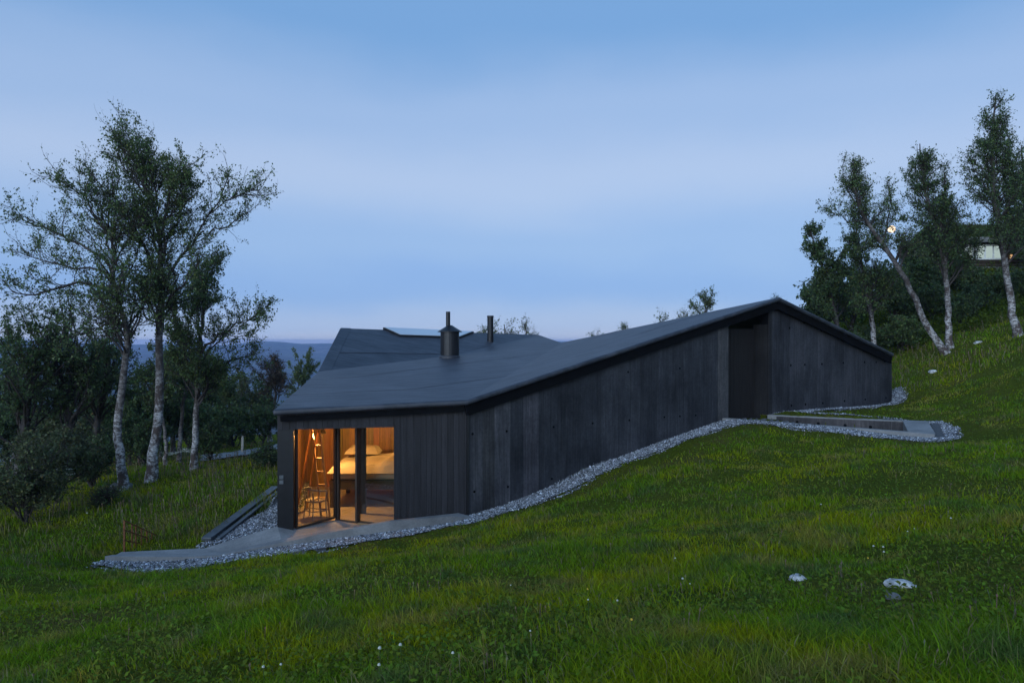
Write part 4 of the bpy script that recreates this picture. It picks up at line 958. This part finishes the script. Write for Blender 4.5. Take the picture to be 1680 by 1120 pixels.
# low shrubs: several stems from one foot
def shrub(label, u, vb, Y, hpx, wpx, leaves, ls, leaf, seed, stems=6, name='shrub', cat='shrub', group=None):
    g = np.random.default_rng(seed); x, y = XY(u, Y); z = float(ground_z(np.array([x]), np.array([y]))[0]); h = hpx / F * Y; w = wpx / F * Y / 2
    tr = [(x, y, z - .05), (x + .05, y, z + h * .3), (x + .1, y, z + h * .65), (x + .05, y, z + h * .95)]
    lm = []
    for k in range(stems):
        a = k * 6.283 / stems + g.uniform(-.3, .3); q = w * g.uniform(.6, 1.0); hh_ = h * g.uniform(.6, .98)
        lm.append(([(x, y, z), (x + math.cos(a) * q * .35, y + math.sin(a) * q * .35, z + hh_ * .45), (x + math.cos(a) * q * .75, y + math.sin(a) * q * .75, z + hh_ * .8), (x + math.cos(a) * q, y + math.sin(a) * q, z + hh_)], .022))
    return make_tree(label, tr, .035, lm, f0=.1, n1=14, len1=w * .7, ang1=(.5, 1.2), n2=130, len2=min(.8, h * .4), n3=700, len3=.3, leaves=leaves, ls=ls, leaf=leaf, white=.2, seed=seed, prof='round', name=name, cat=cat, group=group, rtop=.008)
shrub('big grey-green willow shrub at the left picture edge', 40, 850, 16.2, 130, 170, 12000, .05, 'olive', 81, 8, 'willow_shrub')
shrub('second willow shrub behind the big one at left', 95, 800, 18.5, 110, 120, 8000, .055, 'olive', 82, 7, 'willow_shrub')
shrub('low leafy shrub at the foot of the leaning birch', 150, 790, 21, 70, 90, 4500, .06, 'dark', 83)
shrub('tiny dark shrub in the meadow below the leaning birch', 172, 818, 17.5, 24, 22, 700, .045, 'dark', 84, 5)
shrub('low shrub behind the feet of the tall birch', 235, 770, 26, 60, 90, 4200, .07, 'dark', 85)
shrub('low shrub between the slim birch and track', 345, 758, 27, 50, 70, 3200, .07, 'dark', 86)
shrub('dark low bush in the grass near the cabin corner', 437, 757, 25, 22, 50, 1800, .06, 'dark', 87)

# tree tops beyond the roofs
kw = dict(f0=.25, n1=16, n2=150, n3=700, ls=.07, prof='round', white=.6)
for k, (u, vt, w_, Y, lf, lb) in enumerate([(800, 523, 1.25, 38, 4200, 'small treetop just left of the thin flue behind the rear roof'), (829, 527, 1.2, 40, 3200, 'small treetop right of the thin flue behind the rear roof'), (866, 527, 1.1, 42, 2800, 'treetop at the right end of the rear roof'),
         (975, 541, 1.2, 46, 2500, 'lowest treetop above the middle of the front roof'), (1030, 531, .9, 46, 2200, 'narrow treetop above the front roof, second from the rear roof'), (1078, 519, 1.3, 46, 3300, 'treetop above the front roof left of the highest one'),
         (1158, 486, 1.6, 44, 5200, 'highest treetop above the rising front roof'), (1132, 508, 1.2, 45, 2400, 'lower treetop nestling left of the highest one above the roof'), (1268, 483, .8, 45, 1500, 'tip of a tree just above the roof peak')]):
    quick(lb, u, 640, Y, vt + 5, .11, random.uniform(-6, 6), seed=90 + k, leaves=int(lf * .75), len1=w_ * .9, leaf='pale' if k not in (3, 8) else 'birch', **kw)

# right-hand birches
YR = 29.0
r1_ = plant_base(px([(1553, 579), (1540, 563), (1526, 547), (1510, 510), (1494, 473), (1473, 436), (1444, 395), (1415, 353), (1399, 312), (1400, 280), (1412, 258)], YR))
lm = [(px([(1446, 398), (1460, 360), (1462, 325), (1455, 300)], YR, [0, .2, .4, .5]), .045), (px([(1420, 360), (1395, 365), (1370, 350), (1356, 340)], YR, [0, -.3, -.5, -.6]), .03), (px([(1410, 340), (1390, 310), (1382, 280), (1385, 262)], YR, [0, .3, .5, .6]), .03)]
make_tree('strongly leaning birch beside the right end of the cabin', r1_, .125, lm, f0=.42, n1=32, len1=1.7, ang1=(.5, 1.1), n2=380, len2=.95, n3=2300, len3=.4, leaves=11500, ls=.060, seed=111, prof='cone', leaf='birch', white=.85)
r2_ = plant_base(px([(1559, 573), (1556, 545), (1555, 510), (1553, 452), (1547, 415), (1539, 386), (1528, 350), (1518, 321), (1512, 280), (1509, 236)], YR + .5))
lm = [(px([(1553, 455), (1540, 400), (1545, 340), (1555, 300), (1552, 285)], YR + .5, [0, -.4, -.7, -.8, -.8]), .05)]
make_tree('upright birch sharing its foot with the strongly leaning birch', r2_, .115, lm, f0=.28, n1=44, len1=2.1, ang1=(.5, 1.05), n2=430, len2=1.0, n3=2500, len3=.42, leaves=19000, ls=.062, seed=112, prof='cone', leaf='dark', white=.85)
r3_ = plant_base(px([(1671, 554), (1664, 530), (1656, 489), (1648, 427), (1638, 370), (1630, 304), (1627, 222), (1634, 158)], 27.5))
lm = [(px([(1646, 420), (1658, 340), (1654, 260), (1648, 200)], 27.5, [0, .3, .4, .4]), .05)]
make_tree('tallest spire-shaped birch right of the lit hill cabin windows', r3_, .125, lm, f0=.30, n1=56, len1=1.8, ang1=(.6, 1.15), n2=480, len2=.85, n3=2700, len3=.4, leaves=21000, ls=.058, seed=113, prof='cone', leaf='dark', white=.8)
r4_ = plant_base(px([(1435, 562), (1432, 530), (1424, 490), (1416, 450), (1408, 400), (1402, 355)], 32))
make_tree('slender birch between the leaning birch and the roof', r4_, .11, (), f0=.25, n1=30, len1=1.9, ang1=(.6, 1.1), n2=330, len2=.9, n3=1800, len3=.42, leaves=11000, ls=.07, seed=114, prof='cone', leaf='birch', white=.9)
r5_ = plant_base(px([(1382, 560), (1372, 520), (1355, 460), (1340, 410), (1330, 378)], 34))
make_tree('small leaning birch directly above the right roof slope', r5_, .11, (), f0=.2, n1=30, len1=2.1, ang1=(.6, 1.15), n2=330, len2=.9, n3=1800, len3=.42, leaves=17000, ls=.08, seed=115, prof='cone', leaf='dark', white=.4)
r6_ = plant_base(px([(1700, 540), (1692, 480), (1684, 400), (1682, 330), (1676, 240)], 30))
make_tree('birch half cut off by the right picture edge', r6_, .14, (), f0=.25, n1=30, len1=1.5, ang1=(.6, 1.1), n2=300, len2=.9, n3=1600, len3=.42, leaves=9000, ls=.066, seed=116, prof='cone', leaf='dark', white=.6)
kw = dict(n1=22, n2=230, n3=1200, leaves=13000, ls=.11, prof='round', leaf='dark', white=.4)
for k, (u, vb, Y, vt, l1_, lb) in enumerate([(1345, 575, 38, 480, 2.2, 'dark bushy tree low behind the right roof slope'), (1400, 570, 40, 490, 2.3, 'dark bushy tree behind the slender birch foot'), (1465, 560, 37, 490, 2.0, 'dark bushy tree behind the leaning birch trunk'), (1520, 545, 38, 470, 2.0, 'dark bushy tree below the hill cabin gable'),
        (1580, 500, 40, 462, 1.3, 'bushy tree under the lit hill cabin windows'), (1498, 520, 40.5, 425, 1.9, 'tree at the left gable of the hill cabin'), (1548, 505, 39.5, 408, 1.7, 'dark tree in front of the hill cabin left of its windows'), (1700, 470, 40, 380, 1.9, 'dark tree at the right picture edge by the hill cabin')]):
    quick(lb, u, vb, Y, vt, .11, random.uniform(-8, 8), seed=130 + k, f0=.12, len1=l1_, **kw)

for k, (u, vb, Y, h_, w_, lf, lb) in enumerate([(1600, 505, 35, 34, 70, 'dark', 'low dark shrub on the slope right of the upright birch'), (1640, 480, 37, 36, 60, 'birch', 'green shrub on the slope under the lit windows'), (1575, 530, 33, 40, 60, 'dark', 'shrub behind the upright birch foot'), (1480, 560, 32, 44, 90, 'birch', 'green shrub left of the leaning birch foot'), (1420, 572, 33, 36, 80, 'dark', 'low shrub at the slender birch foot'), (1690, 500, 34, 50, 60, 'dark', 'shrub at the right picture edge behind the tallest birch'), (1530, 500, 36, 50, 80, 'dark', 'tall shrub halfway up the slope by the upright birch')]):
    shrub(lb, u, vb, Y, h_, w_, 5500, .08, lf, 160 + k)
# ------------------------------------------------------------------ meadow grass
def tint_mix(x, y, n):
    a = fbm(x * .33 + 3, y * .33 + 8, 4); b = fbm(x * 2.4 + 40, y * 2.4, 3); d = fbm(x * 1.9 + 70, y * 1.9 + 30, 3); a = a * .6 + .4 * fbm(x * 1.7 + 5, y * 1.7 + 60, 3)
    deep = np.array([.145, .245, .012]); yel = np.array([.275, .300, .008]); dry = np.array([.29, .235, .065]); blu = np.array([.085, .140, .045])
    w = np.clip((a - .385) * 6, 0, 1)[:, None]; c = deep * (1 - w) + yel * w
    w = (np.clip((b - .46) * 6, 0, 1) * .75)[:, None]; c = c * (1 - w) + blu * w
    w = np.clip((d - .52) * 6, 0, .6)[:, None]; c = c * (1 - w) + dry * w
    return c
def blades(name, x, y, hmin, hmax, width, lean, label, dryp=.06, seedhead=False, tall=None):
    n = len(x); z = ground_z(x, y)
    hp = np.clip(.55 + 1.0 * (fbm(x * .9 + 11, y * .9 + 5, 3) - .28) * 2.0, .45, 1.7)
    h = rng.uniform(hmin, hmax, n) * hp * rng.choice([1, 1, 1, 1.5], n)
    edge = hard(x, y + .45) | hard(x - .2, y + .9) | hard(x, y - .3); h = h * np.where(edge, .38, 1.0) * np.where((y > 25) & (y < 46) & (x > -20) & (x < -7), .4, 1.0)
    a = rng.uniform(0, 2 * np.pi, n); la = rng.uniform(0, 2 * np.pi, n); ll = rng.uniform(.1, lean, n) * h
    sx, sy = np.cos(a), np.sin(a); dx, dy = np.cos(la) * ll - .12 * h, np.sin(la) * ll - .06 * h
    w = width(np.hypot(x, y)) * rng.uniform(.6, 1.3, n)
    b = np.stack([x, y, z - .01], 1); s = np.stack([sx, sy, 0 * sx], 1) * w[:, None]
    m_ = b + np.stack([dx * .32, dy * .32, h * .6], 1); t_ = b + np.stack([dx, dy, h * .98], 1)
    V = np.stack([b - s, b + s, m_ + s * .7, m_ - s * .7, t_], 1).reshape(-1, 3)
    k = np.arange(n)[:, None] * 5; Q = k + np.array([[0, 1, 2, 3]]); T = k + np.array([[3, 2, 4]])
    c = tint_mix(x, y, n) * rng.uniform(.6, 1.4, (n, 1)) * (1 + rng.normal(0, .08, (n, 3)))
    dd = rng.random(n) < np.where(edge, .55, dryp); c[dd] = np.where(edge[dd][:, None], np.array([.13, .095, .055]), np.array([.24, .20, .10])) * rng.uniform(.6, 1.3, (dd.sum(), 1))
    me = arr_mesh(name, V, Q, T, {'tint': ('FLOAT_COLOR', np.clip(np.repeat(c, 5, 0), .004, .6))})
    o = link_mesh(name, me, 'grass_blade'); tag(o, label, 'grass', kind='stuff'); return o
def scatter(n, y0, y1, hw=.95):
    y = y0 * (y1 / y0) ** rng.random(n); x = y * rng.uniform(-hw, hw, n)
    jx, jy = x + rng.normal(0, .05, n), y + rng.normal(0, .05, n)
    k = ~hard(jx, jy) & ~hard(x, y) & ~inpoly(x, y, PATH); return x[k], y[k]
bare = lambda x, y: fbm(x * .7 + 23, y * .7 + 51, 4)
x, y = scatter(740000, 2.4, 48)
_y = rng.uniform(.8, 12, 90000); _x = _y * rng.uniform(.93, 2.0, 90000) * rng.choice([-1, 1], 90000); _k = (np.abs(_x) < 13) & ~hard(_x, _y); x, y = np.concatenate([x, _x[_k]]), np.concatenate([y, _y[_k]])
k = rng.random(len(x)) < np.clip((.60 - bare(x, y)) * 9, .10, 1)
blades('grass', x[k], y[k], .035, .095, lambda d: .0013 + .00047 * d, 1.15, 'short green and yellowish meadow grass on the slope')
# taller rough grass by the trees at both sides and in scattered tufts
x, y = scatter(160000, 6, 52)
rough = ((x < -5.6 - .12 * (y - 15)) & (y > 14.5 + (x + 9) * .15)) | (x < -8.6) & (y > 11) | ((x > 13.2) & (y > 24.5 + (18 - x) * .3)) | (y > 30)
k = rough; blades('tall_grass', x[k], y[k], .07, .20, lambda d: .003 + .00042 * d, .8, 'taller rough grass around the trees', dryp=.22)
x, y = scatter(30000, 2.6, 16); k = fbm(x * 1.6 + 7, y * 1.6 + 2, 3) > .56
blades('tall_grass', x[k], y[k], .07, .15, lambda d: .0022 + .0004 * d, .9, 'scattered longer grass tufts in the near meadow', dryp=.15)
def stalks(x, y, hmin, hmax, label):
    n = len(x); z = ground_z(x, y); h = rng.uniform(hmin, hmax, n); d = np.hypot(x, y); w = (.0012 + .00028 * d)[:, None]; a = rng.uniform(0, 6.28, n); q = np.stack([np.cos(a), np.sin(a), 0 * a], 1)
    b = np.stack([x, y, z], 1); ln_ = np.stack([rng.normal(-.05, .14, n) * h, rng.normal(0, .14, n) * h, h], 1); nk = b + ln_ * .78; tp = b + ln_
    V = np.stack([b - q * w, b + q * w, nk + q * w * .7, nk - q * w * .7, nk + ln_ * .09 + q * w * 2.6, nk + ln_ * .09 - q * w * 2.6, tp], 1).reshape(-1, 3); k = np.arange(n)[:, None] * 7
    Q = np.concatenate([k + np.array([[0, 1, 2, 3]]), k + np.array([[3, 2, 4, 5]])]); T = k + np.array([[5, 4, 6]])
    c = np.array([.20, .15, .095])[None] * rng.uniform(.5, 1.4, (n, 1)) * (1 + rng.normal(0, .1, (n, 3)))
    tag(link_mesh('seed_stalks', arr_mesh('seed_stalks', V, Q, T, {'tint': ('FLOAT_COLOR', np.clip(np.repeat(c, 7, 0), .01, .5))}), 'grass_blade'), label, 'grass', kind='stuff')
x, y = scatter(2200, 3.2, 18); k = fbm(x * 1.5 + 31, y * 1.5 + 12, 3) > .5; stalks(x[k], y[k], .07, .15, 'thin brown seed stalks scattered through the near meadow')
x, y = scatter(60000, 11, 40); k = (((x < -6.5 - .12 * (y - 15)) & (y > 15)) | ((x > 14) & (y > 25 + (18 - x) * .3))) & (fbm(x * .4 + 3, y * .4 + 1, 3) > .43) & (rng.random(len(x)) < .28); stalks(x[k], y[k], .2, .38, 'purplish brown seed heads of tall grass by the trees')
# broad-leaved herbs low in the sward
def herbs(n, y0, y1, smin, smax, label, sel=None, col=(.12, .17, .020), hz=(.01, .07)):
    x, y = scatter(n, y0, y1)
    if sel is not None: k = sel(x, y); x, y = x[k], y[k]
    n = len(x); z = ground_z(x, y) + rng.uniform(*hz, n)
    p = np.stack([x, y, z], 1); nr = norm(rng.normal(0, .6, (n, 3)) + np.array([0, -.2, 1])); ax = norm(np.cross(nr, rng.normal(0, 1, (n, 3)))); bx = np.cross(nr, ax); sz = (rng.uniform(smin, smax, n) * (1 + np.hypot(x, y) * .03))[:, None]
    V = np.stack([p - ax * sz, p - bx * sz * .6, p + ax * sz, p + bx * sz * .6], 1).reshape(-1, 3)
    c = np.array(col)[None] * rng.uniform(.5, 1.5, (n, 1)) * (1 + rng.normal(0, .1, (n, 3)))
    tag(link_mesh('herbs', arr_mesh('herbs', V, np.arange(n * 4).reshape(-1, 4), None, {'tint': ('FLOAT_COLOR', np.clip(np.repeat(c, 4, 0), .004, .5))}), 'grass_blade'), label, 'herbs', kind='stuff')
herbs(60000, 2.4, 22, .010, .022, 'low broad-leaved herbs among the grass', lambda x, y: fbm(x * .7 + 23, y * .7 + 51, 4) > .47)
hillsel = lambda x, y: (y > 30.5 + (22 - x) * .25) & (x > 12)
xh = rng.uniform(12, 48, 90000); yh = rng.uniform(29, 46, 90000); kk_ = (yh > 30.5 + (22 - xh) * .25) & ~((xh > x0 - .2) & (yh > Yc - .3)); xh, yh = xh[kk_], yh[kk_]
n = len(xh); zh = ground_z(xh, yh) + rng.gamma(2, .09, n) * (.4 + 1.5 * fbm(xh * .6, yh * .6, 3)); p = np.stack([xh, yh, zh], 1)
nr = norm(rng.normal(0, .7, (n, 3)) + np.array([0, -.3, .8])); ax = norm(np.cross(nr, rng.normal(0, 1, (n, 3)))); bx = np.cross(nr, ax); sz = rng.uniform(.04, .09, n)[:, None]
V = np.stack([p - ax * sz, p - bx * sz * .6, p + ax * sz, p + bx * sz * .6], 1).reshape(-1, 3); c = np.array([.085, .120, .016])[None] * rng.uniform(.45, 1.5, (n, 1)) * (.55 + .9 * fbm(xh * .5 + 9, yh * .5, 3))[:, None]
tag(link_mesh('undergrowth', arr_mesh('undergrowth', V, np.arange(n * 4).reshape(-1, 4), None, {'tint': ('FLOAT_COLOR', np.repeat(c, 4, 0))}), 'grass_blade'), 'leafy green undergrowth covering the hillside', 'undergrowth', kind='stuff')

# turf tufts on the hill cabin roof
n = 9000; xr = rng.uniform(x0 - .5, x1 + .5, n); tt = rng.random(n); yr = Yc - ov + tt * (D / 2 + ov); zr_ = zw + .22 + tt * (zr + .3 - zw - .22)
h = rng.uniform(.06, .22, n); w = .02; b = np.stack([xr, yr, zr_ - .02], 1); tp = b + np.stack([rng.normal(0, .05, n), rng.normal(0, .05, n), h], 1)
V = np.stack([b - [w, 0, 0], b + [w, 0, 0], tp], 1).reshape(-1, 3) - np.array(nb.location)
c = np.array([.07, .085, .025])[None] * rng.uniform(.5, 1.4, (n, 1))
o = link_mesh('roof_grass', arr_mesh('roof_grass', V, None, np.arange(n * 3).reshape(-1, 3), {'tint': ('FLOAT_COLOR', np.repeat(c, 3, 0))}), 'grass_blade', nb); o['kind'] = 'stuff'

# white clover heads and a few yellow ones in the near meadow
def flower_mesh(r, colm):
    bm = bmesh.new(); bmesh.ops.create_icosphere(bm, subdivisions=1, radius=r)
    for v_ in bm.verts: v_.co *= random.uniform(.75, 1.2)
    me = bpy.data.meshes.new('flower_head'); bm.to_mesh(me); bm.free(); me.materials.append(MATS[colm]); return me
simple('petal_white', (.50, .50, .42), .9, var=.1); simple('petal_yellow', (.65, .42, .04), .9, var=.1); simple('stem_green', (.05, .09, .02), .9)
fmW = flower_mesh(.011, 'petal_white'); fmY = flower_mesh(.008, 'petal_yellow')
sm = bpy.data.meshes.new('stem'); v_, f_ = tube([(0, 0, -.16), (.004, 0, -.08), (0, 0, 0)], .002, 4); sm.from_pydata(v_, [], f_); sm.materials.append(MATS['stem_green'])
def flower(u, v, kind, size=1.0):
    Y = gdepth(u, v + 8); q = P(u, v, Y); q[2] = float(ground_z(np.array([q[0]]), np.array([q[1]]))[0]) + .12
    e = empty('clover_flower' if kind == 'w' else 'buttercup', tuple(q), 'small white clover head standing in the grass' if kind == 'w' else 'tiny yellow buttercup in the grass', 'flower', 'white clover heads in the meadow' if kind == 'w' else 'yellow buttercups in the meadow')
    o = bpy.data.objects.new('flower_head', fmW if kind == 'w' else fmY); COL.objects.link(o); o.parent = e; o.scale = (size, size, size * .9)
    o = bpy.data.objects.new('stem', sm); COL.objects.link(o); o.parent = e
for u, v, s in ((623, 1086, 1.1), (657, 1081, 1), (743, 1099, .8), (622, 1117, .9), (1013, 1003, .8), (1120, 962, 1), (1132, 972, .6), (1347, 832, 1), (965, 1001, .7), (1433, 906, 1), (1449, 908, 1), (1450, 917, .9), (1108, 925, .9), (838, 973, .6), (1489, 881, .7), (432, 1117, .9), (461, 1113, .8), (870, 1060, .6), (1500, 876, .6), (143, 841, 1.5), (1560, 858, 1)): flower(u, v, 'w', s)
for u, v in ((964, 981), (1309, 738), (1237, 722), (1036, 1040), (1424, 928)): flower(u, v, 'y')
# cow parsley behind the slim birch
def umbel(u, v, Y, label, seed):
    g = np.random.default_rng(seed); x, y = XY(u, Y); z = float(ground_z(np.array([x]), np.array([y]))[0]); ztop = P(u, v, Y)[2]; ztop = max(ztop, z + .5)
    e = empty('cow_parsley', (x, y, z), label, 'plant', 'cow parsley by the trees'); st_, hd = [], []
    for k in range(7):
        a = g.uniform(0, 6.28); r = g.uniform(.05, .35); zt_ = z + (ztop - z) * g.uniform(.75, 1.05); tip = (x + math.cos(a) * r, y + math.sin(a) * r, zt_); st_.append(tube([(x, y, z - .03), (x + math.cos(a) * r * .4, y + math.sin(a) * r * .4, z + (zt_ - z) * .6), tip], .006, 4))
        for j in range(16):
            c_ = np.array(tip) + [g.normal(0, .06), g.normal(0, .06), g.normal(0, .015)]; s = .018
            hd.append(([tuple(c_ + [-s, 0, 0]), tuple(c_ + [0, -s, .004]), tuple(c_ + [s, 0, 0]), tuple(c_ + [0, s, .004]), tuple(c_ + [0, 0, s])], [(0, 1, 4), (1, 2, 4), (2, 3, 4), (3, 0, 4), (3, 2, 1, 0)]))
    v_, f_ = merge(st_); mesh_obj('stem', v_, f_, 'stem_green', e); v_, f_ = merge(hd); mesh_obj('flower_head', v_, f_, 'petal_white', e)
for k, (u, v, Y, lb) in enumerate([(272, 748, 27, 'white cow parsley clump behind the tall birch foot'), (284, 752, 26, 'white cow parsley clump between tall and slim birch'), (305, 757, 25.5, 'low white cow parsley at the slim birch foot'), (98, 768, 18.0, 'white umbel flowers over the willow shrub')]): umbel(u, v, Y, lb, 200 + k)

# ------------------------------------------------------------------ dusk haze
m, t, b = mat('haze'); t.nodes.remove(b); o = t.nodes['Material Output']
pv = N(t, 'ShaderNodeVolumePrincipled'); pv.inputs['Color'].default_value = (.46, .62, 1, 1); pv.inputs['Density'].default_value = HAZE; pv.inputs['Anisotropy'].default_value = 0.0
L(t, pv.outputs[0], o.inputs['Volume'])
HZ = max(13.0, float(zz.max()) + 3)
v_, f_ = prism([(-7000, -60, HZ), (7000, -60, HZ), (7000, 6900, HZ), (-7000, 6900, HZ)], [(-7000, -60, -330), (7000, -60, -330), (7000, 6900, -330), (-7000, 6900, -330)])
tag(mesh_obj('haze', v_, f_, 'haze'), 'thin blue dusk haze in the air over the valley', 'haze', kind='stuff')
